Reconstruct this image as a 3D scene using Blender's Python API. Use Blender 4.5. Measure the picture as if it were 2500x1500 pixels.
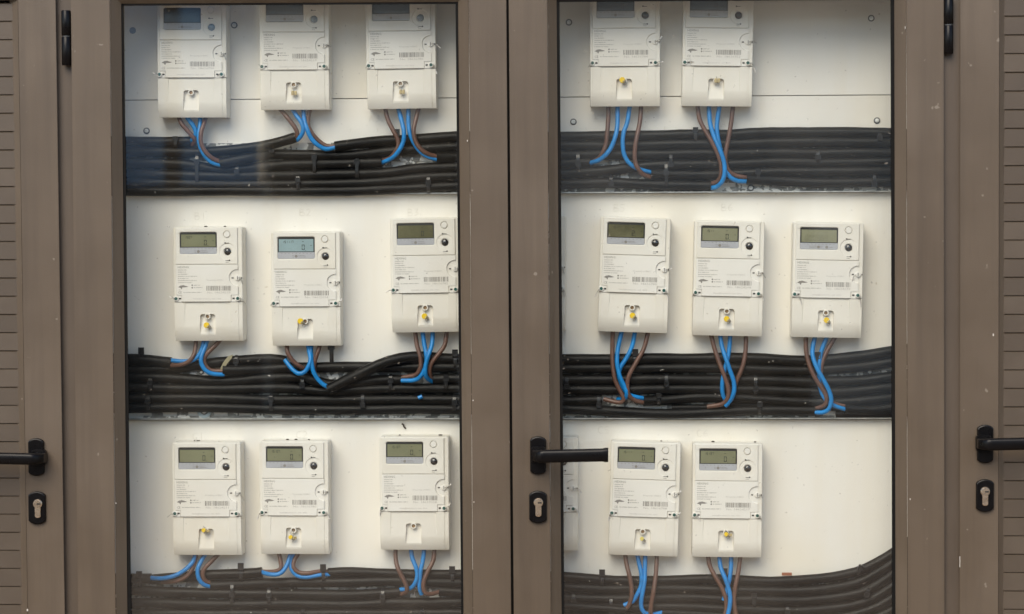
import bpy, bmesh, math, random
from mathutils import Vector, Matrix
random.seed(7)
sc = bpy.context.scene
for o in list(bpy.data.objects): bpy.data.objects.remove(o)
C = sc.collection

# ------------------------------------------------------------------ camera
D = 4.6                      # metres from the doors' front plane (y = 0)
S = 1300.0                   # photograph pixels per metre on that plane
F = S * D
CX, CY = 1250.0, 750.0
yaw, pitch, roll = math.radians(2.56), math.radians(2.56), 0.0045
fwd = Vector((-math.sin(yaw)*math.cos(pitch), math.cos(yaw)*math.cos(pitch), -math.sin(pitch)))
r0 = fwd.cross(Vector((0, 0, 1))).normalized()
u0 = r0.cross(fwd)
right = r0*math.cos(roll) - u0*math.sin(roll)
up = u0*math.cos(roll) + r0*math.sin(roll)
target = Vector((0, 0, 1.33))
eye = target - fwd*D
cam = bpy.data.objects.new('camera', bpy.data.cameras.new('camera')); C.objects.link(cam)
cam.matrix_world = Matrix(((right.x, up.x, -fwd.x, eye.x), (right.y, up.y, -fwd.y, eye.y),
                           (right.z, up.z, -fwd.z, eye.z), (0, 0, 0, 1)))
cam.data.sensor_width = 36.0
cam.data.lens = 36.0*F/2500.0
cam.data.clip_end = 500
cam.data.dof.use_dof = True
cam.data.dof.focus_distance = D + 0.1
cam.data.dof.aperture_fstop = 3.5
sc.camera = cam

# ------------------------------------------------------------------ light
SUN_AZ, SUN_EL = math.radians(-18), math.radians(42)      # azimuth from -Y towards -X
sdir = Vector((math.sin(SUN_AZ)*math.cos(SUN_EL), -math.cos(SUN_AZ)*math.cos(SUN_EL), math.sin(SUN_EL)))
w = bpy.data.worlds.new('World'); sc.world = w; w.use_nodes = True
nt = w.node_tree; nt.nodes.clear()
sky = nt.nodes.new('ShaderNodeTexSky'); sky.sky_type = 'NISHITA'; sky.sun_disc = False
sky.sun_elevation = SUN_EL; sky.sun_rotation = math.atan2(sdir.x, sdir.y)
sky.air_density = 1.0; sky.dust_density = 1.0; sky.ozone_density = 1.0
bg = nt.nodes.new('ShaderNodeBackground'); bg.inputs[1].default_value = 0.10
ow = nt.nodes.new('ShaderNodeOutputWorld')
nt.links.new(sky.outputs[0], bg.inputs[0]); nt.links.new(bg.outputs[0], ow.inputs[0])
sl = bpy.data.lights.new('sun', 'SUN'); sl.energy = 1.5; sl.angle = math.radians(45); sl.color = (1, 0.885, 0.72)
sun = bpy.data.objects.new('sun', sl); C.objects.link(sun)
sun.rotation_euler = sdir.to_track_quat('Z', 'Y').to_euler()
sc.view_settings.view_transform = 'Standard'; sc.view_settings.look = 'None'
sc.view_settings.exposure = 1.1; sc.view_settings.gamma = 1.0; sc.view_settings.use_curve_mapping = False
sc.cycles.use_denoising = True
sc.cycles.max_bounces = 10; sc.cycles.transparent_max_bounces = 16

# ------------------------------------------------------------------ helpers
def P(px, py, y):
    """point of the plane at depth y seen at photograph pixel (px, py)"""
    d = fwd*F + right*(px-CX) - up*(py-CY)
    return eye + d*((y-eye.y)/d.y)
def K(y): return (D+y)/F     # metres per pixel at depth y

def mat(name, col, rough=0.5, metal=0.0, var=0.06, scale=20.0, bump=0.0, bscale=200.0, coat=0.0, spec=0.5,
        specks=None, speck_scale=60, speck_amt=0.72, stretch=None, blotch=None, blotch_scale=6, trans=0.0, streak=None):
    m = bpy.data.materials.new(name); m.use_nodes = True
    n = m.node_tree; b = n.nodes['Principled BSDF']; L = n.links.new
    tc = n.nodes.new('ShaderNodeTexCoord'); mp = n.nodes.new('ShaderNodeMapping')
    oi = n.nodes.new('ShaderNodeObjectInfo'); rm = n.nodes.new('ShaderNodeVectorMath'); rm.operation = 'SCALE'
    rm.inputs[0].default_value = (37.0, 11.0, 53.0); L(oi.outputs['Random'], rm.inputs['Scale'])
    ad = n.nodes.new('ShaderNodeVectorMath'); ad.operation = 'ADD'; L(tc.outputs['Object'], ad.inputs[0]); L(rm.outputs[0], ad.inputs[1])
    L(ad.outputs[0], mp.inputs[0])
    if stretch: mp.inputs['Scale'].default_value = stretch
    nz = n.nodes.new('ShaderNodeTexNoise'); nz.inputs['Scale'].default_value = scale; nz.inputs['Detail'].default_value = 5
    L(mp.outputs[0], nz.inputs['Vector'])
    mr = n.nodes.new('ShaderNodeMapRange'); mr.inputs[1].default_value = 0.3; mr.inputs[2].default_value = 0.7
    mr.inputs[3].default_value = 1-var; mr.inputs[4].default_value = 1+var
    L(nz.outputs['Fac'], mr.inputs[0])
    vm = n.nodes.new('ShaderNodeVectorMath'); vm.operation = 'SCALE'; vm.inputs[0].default_value = col[:3]
    L(mr.outputs[0], vm.inputs['Scale']); out = vm.outputs[0]
    if blotch:
        n2 = n.nodes.new('ShaderNodeTexNoise'); n2.inputs['Scale'].default_value = blotch_scale; n2.inputs['Detail'].default_value = 6
        L(ad.outputs[0], n2.inputs['Vector'])
        m2 = n.nodes.new('ShaderNodeMapRange'); m2.inputs[1].default_value = 0.52; m2.inputs[2].default_value = 0.68; m2.inputs[4].default_value = blotch[3]
        L(n2.outputs['Fac'], m2.inputs[0])
        mx = n.nodes.new('ShaderNodeMix'); mx.data_type = 'RGBA'; mx.inputs[7].default_value = (*blotch[:3], 1)
        L(m2.outputs[0], mx.inputs[0]); L(out, mx.inputs[6]); out = mx.outputs[2]
    if streak:                                  # rain streaks and wiped grime running down
        ms = n.nodes.new('ShaderNodeMapping'); ms.inputs['Scale'].default_value = (26, 26, 1.3); L(ad.outputs[0], ms.inputs[0])
        n4 = n.nodes.new('ShaderNodeTexNoise'); n4.inputs['Scale'].default_value = 1.0; n4.inputs['Detail'].default_value = 6; n4.inputs['Roughness'].default_value = 0.6
        L(ms.outputs[0], n4.inputs['Vector'])
        m4 = n.nodes.new('ShaderNodeMapRange'); m4.inputs[1].default_value = 0.45; m4.inputs[2].default_value = 0.75; m4.inputs[4].default_value = streak[3]
        L(n4.outputs['Fac'], m4.inputs[0])
        mx = n.nodes.new('ShaderNodeMix'); mx.data_type = 'RGBA'; mx.inputs[7].default_value = (*streak[:3], 1)
        L(m4.outputs[0], mx.inputs[0]); L(out, mx.inputs[6]); out = mx.outputs[2]
    if specks:
        n3 = n.nodes.new('ShaderNodeTexNoise'); n3.inputs['Scale'].default_value = speck_scale; n3.inputs['Detail'].default_value = 2
        L(ad.outputs[0], n3.inputs['Vector'])
        m3 = n.nodes.new('ShaderNodeMapRange'); m3.inputs[1].default_value = speck_amt; m3.inputs[2].default_value = speck_amt+0.03; m3.inputs[4].default_value = specks[3]
        L(n3.outputs['Fac'], m3.inputs[0])
        mx = n.nodes.new('ShaderNodeMix'); mx.data_type = 'RGBA'; mx.inputs[7].default_value = (*specks[:3], 1)
        L(m3.outputs[0], mx.inputs[0]); L(out, mx.inputs[6]); out = mx.outputs[2]
    L(out, b.inputs['Base Color'])
    rr = n.nodes.new('ShaderNodeMapRange'); rr.inputs[1].default_value = 0.3; rr.inputs[2].default_value = 0.7
    rr.inputs[3].default_value = max(0.02, rough-0.05); rr.inputs[4].default_value = min(1, rough+0.05)
    L(nz.outputs['Fac'], rr.inputs[0]); L(rr.outputs[0], b.inputs['Roughness'])
    b.inputs['Metallic'].default_value = metal; b.inputs['Specular IOR Level'].default_value = spec
    b.inputs['Coat Weight'].default_value = coat; b.inputs['Coat Roughness'].default_value = 0.08
    b.inputs['Transmission Weight'].default_value = trans
    if bump:
        nb = n.nodes.new('ShaderNodeTexNoise'); nb.inputs['Scale'].default_value = bscale; nb.inputs['Detail'].default_value = 3
        L(mp.outputs[0], nb.inputs['Vector'])
        bp = n.nodes.new('ShaderNodeBump'); bp.inputs['Strength'].default_value = bump; bp.inputs['Distance'].default_value = 0.001
        L(nb.outputs['Fac'], bp.inputs['Height']); L(bp.outputs[0], b.inputs['Normal'])
    return m

M = {}
M['frame'] = mat('taupe_powder_coat', (0.102, 0.075, 0.050), 0.40, 0, 0.05, 9, 0.25, 900, spec=0.5,
                 specks=(0.30, 0.26, 0.21, 0.5), speck_scale=55, speck_amt=0.745, blotch=(0.140, 0.108, 0.078, 0.5), blotch_scale=3, streak=(0.064, 0.047, 0.032, 0.6))
M['recess'] = mat('mullion_powder_coat', (0.084, 0.062, 0.043), 0.48, 0, 0.05, 9, 0.25, 900, streak=(0.056, 0.042, 0.030, 0.6))
M['slat'] = mat('louvre_powder_coat', (0.074, 0.054, 0.036), 0.45, 0, 0.08, 7, 0.25, 900, blotch=(0.095, 0.072, 0.050, 0.5), blotch_scale=7)
M['gasket'] = mat('black_rubber_gasket', (0.006, 0.0055, 0.005), 0.7, spec=0.15)
M['dark'] = mat('dark_cavity_shade', (0.02, 0.018, 0.016), 0.8)  # near-black colour painted in for shade in door gap, louvre backs and keyhole
M['board'] = mat('off_white_board', (0.82, 0.795, 0.745), 0.55, 0, 0.025, 5, 0.1, 120, spec=0.3,
                 specks=(0.45, 0.38, 0.28, 0.6), speck_scale=45, speck_amt=0.765, blotch=(0.77, 0.71, 0.59, 0.6), blotch_scale=2.2, streak=(0.77, 0.71, 0.60, 0.35))
M['meter'] = mat('ivory_plastic', (0.78, 0.75, 0.685), 0.42, 0, 0.03, 14, 0.08, 700, spec=0.4, blotch=(0.70, 0.63, 0.50, 0.3), blotch_scale=9)
M['cover'] = mat('ivory_plastic_cover', (0.765, 0.73, 0.66), 0.38, 0, 0.03, 14, 0.08, 700, spec=0.4, blotch=(0.69, 0.62, 0.50, 0.35), blotch_scale=10,
                 specks=(0.30, 0.24, 0.16, 0.6), speck_scale=70, speck_amt=0.77)
M['label'] = mat('satin_label_plastic', (0.78, 0.755, 0.705), 0.5, 0, 0.025, 10, spec=0.4, blotch=(0.73, 0.68, 0.58, 0.3), blotch_scale=8)
M['ink'] = mat('faded_grey_ink', (0.25, 0.235, 0.215), 0.7)
M['ink_light'] = mat('pale_grey_ink', (0.45, 0.43, 0.40), 0.7)
M['black_ink'] = mat('black_ink', (0.03, 0.028, 0.025), 0.6)
M['lcd_frame'] = mat('lcd_dark_surround', (0.028, 0.028, 0.026), 0.35)
M['lcd'] = mat('lcd_olive_glass', (0.21, 0.215, 0.13), 0.2, 0, 0.08, 30, coat=0.6)
M['lcd_dark'] = mat('lcd_painted_dark_reflection', (0.125, 0.12, 0.065), 0.18, 0, 0.25, 25, coat=0.6)  # darker olive reflection painted into the screen colour
M['lcd_pale'] = mat('lcd_pale_green_glass', (0.26, 0.26, 0.17), 0.2, 0, 0.06, 30, coat=0.6)
M['lcd_cyan'] = mat('lcd_painted_cyan_reflection', (0.30, 0.41, 0.43), 0.16, 0, 0.08, 30, coat=0.6)  # bluish reflection painted into the screen colour
M['lcd_sky_reflection'] = mat('lcd_blue_grey_glass', (0.07, 0.09, 0.10), 0.14, 0, 0.06, 30, coat=0.8)  # sky reflection on the top row screens, put into their base colour
M['lcd_ink'] = mat('lcd_segment', (0.008, 0.009, 0.006), 0.4)
M['lcd_faint'] = mat('faint_lcd_segment', (0.17, 0.17, 0.11), 0.4)
M['lcd_strip'] = mat('lilac_grey_strip', (0.42, 0.43, 0.46), 0.4)
M['lens'] = mat('dark_optical_lens', (0.02, 0.018, 0.018), 0.12, 0, 0.02, coat=1.0)
M['lens_pale'] = mat('pale_blue_grey_lens', (0.20, 0.25, 0.30), 0.15, 0, 0.02, coat=1.0)
M['teal'] = mat('teal_screw_plug', (0.012, 0.085, 0.07), 0.35)
M['steel'] = mat('zinc_screw_steel', (0.72, 0.72, 0.70), 0.35, 0.2, 0.15, 120, 0.5, 500)
M['dull_steel'] = mat('dull_steel_gap_shade', (0.10, 0.10, 0.098), 0.45, 0.3)  # dull steel of the hinge rings, also the painted gap shade round screws
M['wire'] = mat('seal_wire_steel', (0.38, 0.37, 0.35), 0.4, 0.7)
M['tag'] = mat('pale_clear_sleeve', (0.80, 0.76, 0.72), 0.2)
M['brass'] = mat('dull_brass_screw', (0.34, 0.22, 0.12), 0.45, 0.6)
M['yellow'] = mat('yellow_seal_plastic', (0.85, 0.58, 0.02), 0.35)
M['pale_yellow'] = mat('pale_yellow_plastic', (0.72, 0.60, 0.16), 0.4)
M['clear'] = mat('cloudy_clear_plastic', (0.55, 0.52, 0.45), 0.25, trans=0.4)
M['beige'] = mat('beige_seal_plastic', (0.50, 0.40, 0.20), 0.45, 0, 0.3, 300)
M['cable'] = mat('black_cable_sheath', (0.0055, 0.0050, 0.0046), 0.42, 0, 0.35, 60, 0.35, 260, spec=0.2,
                 specks=(0.42, 0.40, 0.36, 0.85), speck_scale=85, speck_amt=0.755, stretch=(0.25, 1, 1),
                 blotch=(0.010, 0.009, 0.008, 0.5), blotch_scale=14)
M['tie'] = mat('black_nylon_tie', (0.014, 0.014, 0.015), 0.3, spec=0.6)
M['blue'] = mat('blue_wire_insulation', (0.002, 0.20, 0.54), 0.36, 0, 0.18, 60, 0.1, 300)
M['brown'] = mat('brown_wire_insulation', (0.125, 0.062, 0.043), 0.36, 0, 0.15, 60, 0.1, 300,
                 specks=(0.55, 0.42, 0.35, 0.8), speck_scale=120, speck_amt=0.75)
M['zinc'] = mat('corroded_galvanised_steel', (0.20, 0.20, 0.19), 0.5, 0.2, 0.4, 90, 0.8, 220,
                specks=(0.75, 0.74, 0.70, 0.9), speck_scale=75, speck_amt=0.51, blotch=(0.13, 0.12, 0.10, 0.8), blotch_scale=40)
M['zinc_edge'] = mat('bright_galvanised_edge', (0.52, 0.52, 0.50), 0.35, 0.6, 0.3, 60)
M['handle'] = mat('satin_black_handle', (0.0035, 0.003, 0.0033), 0.3, 0, 0.1, 40, 0.05, 600, spec=0.2)
M['nickel'] = mat('satin_nickel_cylinder', (0.72, 0.60, 0.46), 0.28, 1.0, 0.06, 80)
M['pencil'] = mat('pencil_graphite', (0.66, 0.63, 0.575), 0.8)
M['mud'] = mat('dark_mud', (0.05, 0.035, 0.022), 0.9, 0, 0.3, 200, 0.6, 400)
M['render'] = mat('cream_wall_render', (0.55, 0.47, 0.36), 0.85, 0, 0.06, 6, 0.4, 90)
M['paving'] = mat('warm_concrete_paving', (0.25, 0.18, 0.12), 0.85, 0, 0.15, 3, 0.4, 60)
M['facade'] = mat('ochre_facade_render', (0.80, 0.73, 0.63), 0.85, 0, 0.08, 2, 0.4, 60)
M['shade'] = mat('dark_shopfront', (0.012, 0.012, 0.014), 0.6)
M['gardenwall'] = mat('dark_stone_wall', (0.16, 0.13, 0.10), 0.85, 0, 0.2, 3)
M['trunk'] = mat('timber_post', (0.25, 0.17, 0.10), 0.8)

def glass_material():
    m = bpy.data.materials.new('window_glass'); m.use_nodes = True; n = m.node_tree; n.nodes.clear(); L = n.links.new
    out = n.nodes.new('ShaderNodeOutputMaterial'); mx = n.nodes.new('ShaderNodeMixShader')
    tr = n.nodes.new('ShaderNodeBsdfTransparent'); tr.inputs[0].default_value = (0.975, 0.985, 0.975, 1)
    gl = n.nodes.new('ShaderNodeBsdfGlossy'); gl.inputs['Roughness'].default_value = 0.02
    geo = n.nodes.new('ShaderNodeNewGeometry')
    fac = n.nodes.new('ShaderNodeMath'); fac.operation = 'MULTIPLY_ADD'     # outer face reflects for both surfaces
    fac.inputs[1].default_value = -0.115; fac.inputs[2].default_value = 0.115
    L(geo.outputs['Backfacing'], fac.inputs[0]); L(fac.outputs[0], mx.inputs[0])
    L(tr.outputs[0], mx.inputs[1]); L(gl.outputs[0], mx.inputs[2])
    # thin uneven dust film wiped in streaks, also adding painted haze over the pane
    tc = n.nodes.new('ShaderNodeTexCoord'); mp = n.nodes.new('ShaderNodeMapping'); mp.inputs['Scale'].default_value = (5, 5, 1.6)
    mp.inputs['Rotation'].default_value = (0, 0.35, 0); L(tc.outputs['Object'], mp.inputs[0])
    nz = n.nodes.new('ShaderNodeTexNoise'); nz.inputs['Scale'].default_value = 1.3; nz.inputs['Detail'].default_value = 7; L(mp.outputs[0], nz.inputs['Vector'])
    mr = n.nodes.new('ShaderNodeMapRange'); mr.inputs[1].default_value = 0.40; mr.inputs[2].default_value = 0.72; mr.inputs[3].default_value = 0.0; mr.inputs[4].default_value = 0.016
    L(nz.outputs['Fac'], mr.inputs[0])
    s1 = n.nodes.new('ShaderNodeTexNoise'); s1.inputs['Scale'].default_value = 140; s1.inputs['Detail'].default_value = 1; L(tc.outputs['Object'], s1.inputs['Vector'])
    m1 = n.nodes.new('ShaderNodeMapRange'); m1.inputs[1].default_value = 0.765; m1.inputs[2].default_value = 0.80; m1.inputs[4].default_value = 0.25; L(s1.outputs['Fac'], m1.inputs[0])
    ad = n.nodes.new('ShaderNodeMath'); ad.operation = 'ADD'; L(mr.outputs[0], ad.inputs[0]); L(m1.outputs[0], ad.inputs[1])
    df = n.nodes.new('ShaderNodeBsdfDiffuse'); df.inputs[0].default_value = (0.50, 0.44, 0.36, 1)
    m2 = n.nodes.new('ShaderNodeMixShader'); L(ad.outputs[0], m2.inputs[0]); L(mx.outputs[0], m2.inputs[1]); L(df.outputs[0], m2.inputs[2])
    L(m2.outputs[0], out.inputs[0])
    return m
M['glass'] = glass_material()

def link(name, me, parent=None, loc=None):
    o = bpy.data.objects.new(name, me); C.objects.link(o)
    if parent is not None: o.parent = parent
    if loc is not None: o.location = loc
    return o
def empty(name, label=None, cat=None, group=None, loc=(0, 0, 0), roty=0):
    o = bpy.data.objects.new(name, None); C.objects.link(o); o.location = loc; o.rotation_euler = (0, roty, 0)
    o.empty_display_size = 0.05
    if label: o['label'] = label
    if cat: o['category'] = cat
    if group: o['group'] = group
    return o
def tag(o, label, cat, group=None, kind=None):
    o['label'] = label
    if cat: o['category'] = cat
    if group: o['group'] = group
    if kind: o['kind'] = kind
    return o
class MB:
    """collects shapes into one mesh"""
    def __init__(s): s.v = []; s.f = []; s.sm = []
    def add(s, vs, fs, smooth=False):
        n = len(s.v); s.v += [tuple(v) for v in vs]; s.f += [tuple(i+n for i in f) for f in fs]; s.sm += [smooth]*len(fs); return s
    def box(s, x0, x1, y0, y1, z0, z1):
        vs = [(x0,y0,z0),(x1,y0,z0),(x1,y1,z0),(x0,y1,z0),(x0,y0,z1),(x1,y0,z1),(x1,y1,z1),(x0,y1,z1)]
        return s.add(vs, [(0,3,2,1),(4,5,6,7),(0,1,5,4),(1,2,6,5),(2,3,7,6),(3,0,4,7)])
    def loft(s, rings, smooth=False, cap=True):
        n = len(rings[0]); vs = [p for r in rings for p in r]; fs = []
        for i in range(len(rings)-1):
            for j in range(n):
                a, b = i*n+j, i*n+(j+1) % n
                fs.append((a, b, b+n, a+n))
        s.add(vs, fs, smooth)
        if cap:
            s.add(rings[0], [tuple(range(n))[::-1]]); s.add(rings[-1], [tuple(range(n))])
        return s
    def tube(s, pts, r, sides=8, smooth=True, cap=True, flat=1.0):
        rings = []; nrm = None
        for i, p in enumerate(pts):
            a = pts[max(0, i-1)]; b = pts[min(len(pts)-1, i+1)]; t = (b-a).normalized()
            if nrm is None:
                nrm = t.cross(Vector((0, 1, 0)));
                if nrm.length < 1e-3: nrm = t.cross(Vector((1, 0, 0)))
                nrm.normalize()
            nrm = (nrm - t*nrm.dot(t)).normalized(); bi = t.cross(nrm)
            rr = r[i] if isinstance(r, list) else r
            rings.append([p + (nrm*math.cos(2*math.pi*j/sides) + bi*math.sin(2*math.pi*j/sides)*flat)*rr for j in range(sides)])
        return s.loft(rings, smooth, cap)
    def disc(s, cx, cz, y0, y1, r, n=24, ch=0.0):
        """cylinder along y: front face at y0 (nearer the camera, smaller y)"""
        def ring(rr, y): return [Vector((cx+rr*math.cos(2*math.pi*j/n), y, cz+rr*math.sin(2*math.pi*j/n))) for j in range(n)]
        rings = [ring(r, y1), ring(r, y0+ch), ring(r-ch, y0)] if ch else [ring(r, y1), ring(r, y0)]
        return s.loft(rings)
    def build(s, name, m, parent=None, loc=None, recalc=True, bevel=0):
        me = bpy.data.meshes.new(name); me.from_pydata(s.v, [], s.f); me.update()
        if recalc or bevel:
            bm = bmesh.new(); bm.from_mesh(me)
            if bevel:
                bmesh.ops.remove_doubles(bm, verts=bm.verts, dist=1e-6)
                bmesh.ops.bevel(bm, geom=[e for e in bm.edges if len(e.link_faces) == 2 and e.calc_face_angle(0) > 0.5], offset=bevel, segments=2, affect='EDGES')
            bmesh.ops.recalc_face_normals(bm, faces=bm.faces); bm.to_mesh(me); bm.free()
        if not bevel: me.polygons.foreach_set('use_smooth', s.sm)
        me.materials.append(m)
        return link(name, me, parent, loc)
def spline(pts, step=0.012):
    pts = [Vector(p) for p in pts]; out = []
    for i in range(len(pts)-1):
        p0 = pts[max(0, i-1)]; p1 = pts[i]; p2 = pts[i+1]; p3 = pts[min(len(pts)-1, i+2)]
        n = max(2, int((p2-p1).length/step))
        for k in range(n):
            t = k/n
            out.append(0.5*((2*p1)+(p2-p0)*t+(2*p0-5*p1+4*p2-p3)*t*t+(3*p1-3*p2+p3-p0)*t**3))
    out.append(pts[-1]); return out
def vline(xt, xb, y):
    """world line seen from (xt, 0) to (xb, 1500) on depth y; returns x at height z"""
    a = P(xt, 0, y); b = P(xb, 1500, y)
    return lambda z: a.x + (b.x-a.x)*(z-a.z)/(b.z-a.z)
def vbar(mb, prof, z0, z1):
    ls = [(vline(a, b, y), y) for a, b, y in prof]
    return mb.loft([[Vector((f(z0), y, z0)) for f, y in ls], [Vector((f(z1), y, z1)) for f, y in ls]])
def quadslab(mb, c, yf, yb):
    """c: four pixel corners (clockwise) on plane yf; slab back to yb"""
    f = [P(x, y, yf) for x, y in c]; b = [Vector((p.x, yb, p.z)) for p in f]
    return mb.loft([f, b])
def heightfield(us, vs, h, k):
    mb = MB(); n = len(us)
    V = [((u-85)*k, -h(u, v), (140-v)*k) for v in vs for u in us]
    Fs = [(j*n+i, (j+1)*n+i, (j+1)*n+i+1, j*n+i+1) for j in range(len(vs)-1) for i in range(n-1)]
    mb.add(V, Fs)
    edge = [i for i in range(n)] + [(j+1)*n-1 for j in range(1, len(vs))] + [(len(vs)-1)*n+i for i in range(n-2, -1, -1)] + [j*n for j in range(len(vs)-2, 0, -1)]
    a = len(mb.v)
    for e in edge: mb.v.append((mb.v[e][0], -0.03, mb.v[e][2]))
    m = len(edge)
    for i in range(m):
        mb.f.append((edge[i], edge[(i+1) % m], a+(i+1) % m, a+i)); mb.sm.append(False)
    return mb
def frange(a, b, s):
    n = max(1, round((b-a)/s)); return [a+(b-a)*i/n for i in range(n+1)]
def text_mesh(s, x, z, hgt, wid, k, y, mb, align='L'):
    cu = bpy.data.curves.new('t', 'FONT'); cu.body = s; cu.resolution_u = 1
    ob = bpy.data.objects.new('t', cu); me = bpy.data.meshes.new_from_object(ob)
    if len(me.vertices):
        xs = [v.co.x for v in me.vertices]; ys = [v.co.y for v in me.vertices]
        w_, h_ = max(xs)-min(xs), max(ys)-min(ys)
        mb.add([(x+(v.co.x-min(xs))/w_*wid*k, y, z+((v.co.y-min(ys))/h_-0.5)*hgt*k) for v in me.vertices],
               [tuple(p.vertices) for p in me.polygons])
    bpy.data.objects.remove(ob); bpy.data.curves.remove(cu); bpy.data.meshes.remove(me)

# ------------------------------------------------------------------ setting
tag(MB().box(-40, 40, -60, 6, -0.05, 0.0).build('ground', M['paving']), 'warm grey concrete paving in front of the cupboard', None, kind='structure')
wall = empty('building_wall', 'cream rendered wall the meter cupboard is built into', 'wall')
for nm, b in (('wall_panel', (-6, 6, 0.05, 0.35, 2.105, 3.6)), ('wall_panel', (-6, -1.80, 0.05, 0.35, 0, 2.103)),
              ('wall_panel', (1.82, 6, 0.05, 0.35, 0, 2.103)), ('wall_panel', (-1.798, 1.818, 0.352, 0.45, 0, 2.103))):
    MB().box(*b).build(nm, M['render'], wall)

# ------------------------------------------------------------------ cupboard body
PB = 0.160                                # board face depth
cab = empty('meter_cupboard', 'taupe metal meter cupboard with white boards behind its doors', 'cupboard')
Z0, Z1 = 0.10, 2.04
for a, b, c, d in ((136, 142, 179, 196), (2298, 2350, 2300, 2349)): pass
def mullion(x0t, x0b, x1t, x1b, y, name='mullion'):
    mb = MB(); vbar(mb, [(x0t, x0b, y), (x1t, x1b, y), (x1t, x1b, 0.05), (x0t, x0b, 0.05)], Z0, Z1); return mb.build(name, M['recess'], cab)
mullion(118, 140, 200, 218, 0.013)
mullion(2290, 2292, 2360, 2359, 0.011)
vb = MB(); vbar(vb, [(1212, 1224, 0.034), (1268, 1280, 0.034), (1268, 1280, 0.05), (1212, 1224, 0.05)], Z0, Z1); vb.build('centre_seal_strip', M['dark'], cab)
for nm, b in (('head_rail', (-1.80, 1.82, 0.002, 0.05, Z1, 2.10)), ('plinth', (-1.80, 1.82, 0.002, 0.05, 0.0, Z0)),
              ('jamb', (-1.797, -1.76, 0.004, 0.05, Z0+0.001, Z1-0.001)), ('jamb', (1.78, 1.817, 0.004, 0.05, Z0+0.001, Z1-0.001))):
    MB().box(*b).build(nm, M['recess'], cab)
xl, xr = P(238, 750, 0.1).x, P(2262, 750, 0.1).x
for nm, b in (('side_wall', (xl-0.02, xl, 0.052, 0.20, Z0, Z1)), ('side_wall', (xr, xr+0.02, 0.052, 0.20, Z0, Z1)),
              ('top_wall', (xl-0.02, xr+0.02, 0.052, 0.20, Z1+0.001, Z1+0.03)), ('floor_wall', (xl-0.02, xr+0.02, 0.052, 0.20, Z0-0.03, Z0-0.001))):
    MB().box(*b).build(nm, M['board'], cab)
# backing boards: px rows (left y, right y at x=300 / x=2175), extended to the sides
def yrow(l, r, x): return l+(r-l)*(x-300)/1875.0
boards = []
for (t, b) in (((-155, -168), (244.3, 231.3)), ((246.2, 233.2), (476, 468)), ((478, 470), (1024, 1022.5)), ((1027, 1025), (1560, 1560)), ((1563, 1563), (2330, 2330))):
    mb = MB(); quadslab(mb, [(225, yrow(*t, 225)), (2275, yrow(*t, 2275)), (2275, yrow(*b, 2275)), (225, yrow(*b, 225))], PB, PB+0.018)
    boards.append(mb.build('backing_board', M['board'], cab, bevel=0.0006))
def screw(px, py, r=8.0, yb=PB, m='steel', parent=None, ring=True):
    p = P(px, py, yb); k = K(yb); mb = MB()
    wo = MB().disc(p.x, p.z, yb-0.0012, yb+0.001, r*k, 20, 0.0004).build('screw_gap_shade', M['dull_steel'], parent) if ring else None  # dark ring painted in for the shaded gap round the screw head
    mb.disc(p.x, p.z, yb-0.0042, yb-0.001, r*0.66*k, 16, 0.0012)
    if ring:
        mb.box(p.x-r*.3*k, p.x+r*.3*k, yb-0.0046, yb-0.004, p.z-r*.07*k, p.z+r*.07*k)
        mb.box(p.x-r*.07*k, p.x+r*.07*k, yb-0.0047, yb-0.004, p.z-r*.3*k, p.z+r*.3*k)
    return mb.build('screw', M[m], wo or parent)
for bi, x, y in ((0, 572, 62), (0, 1389, 55), (0, 2127, 45), (1, 358, 320), (1, 1400, 298), (1, 2141, 295)): screw(x, y, parent=boards[bi])
p = P(324, 75, PB); MB().disc(p.x, p.z, PB-0.0015, PB+0.001, 8*K(PB), 20, 0.0005).build('hole_reflection', mat('blue_grey_plug', (0.20, 0.24, 0.31), 0.4), boards[0])  # blue-grey disc paints in the reflection at a hole in the board
# pencil marks on the boards
def pencil(strs, bi, x, y, wd, hg):
    mb = MB(); q = P(x, y, PB)
    for ln in strs:
        pts = [Vector((q.x+(a-0.5)*wd*K(PB), PB-0.0002, q.z+(0.5-b)*hg*K(PB))) for a, b in ln]
        mb.tube(pts, 0.00035, 4, False)
    mb.build('pencil_mark', M['pencil'], boards[bi])
LB = [[(0,0),(0,1)], [(0,0),(.32,.08),(.3,.4),(0,.5)], [(0,.5),(.42,.6),(.38,.95),(0,1)]]
LA = [[(0,1),(.2,0),(.42,1)], [(.08,.62),(.34,.62)]]
LC = [[(.42,.1),(.2,0),(0,.3),(.02,.75),(.2,1),(.42,.9)]]
G = {'1': [[(.8,0),(.8,1)]], '2': [[(.6,.15),(.8,0),(.98,.2),(.9,.5),(.6,1),(1,.95)]], '3': [[(.6,0),(.95,.05),(.72,.42),(1,.7),(.6,1)]],
     '5': [[(.98,0),(.65,.05),(.62,.45),(.95,.55),(.9,.95),(.6,1)]], '6': [[(.9,0),(.62,.5),(.68,.95),(.98,.85),(.9,.5),(.65,.6)]]}
for L_, d, bi, x, y in ((LB, '1', 2, 489, 528), (LB, '2', 2, 745, 519), (LB, '3', 2, 1009, 519), (LB, '5', 2, 1512, 508), (LB, '6', 2, 1775, 507),
                        (LA, '3', 1, 914, 290), (LA, '5', 1, 1463, 289), (LA, '2', 1, 677, 286), (LA, '6', 1, 1774, 302),
                        (LC, '1', 3, 484, 1066), (LC, '2', 3, 737, 1062), (LC, '5', 3, 1474, 1050), (LC, '6', 3, 1715, 1058)):
    pencil(L_+G[d], bi, x, y, 26, 17)
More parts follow.
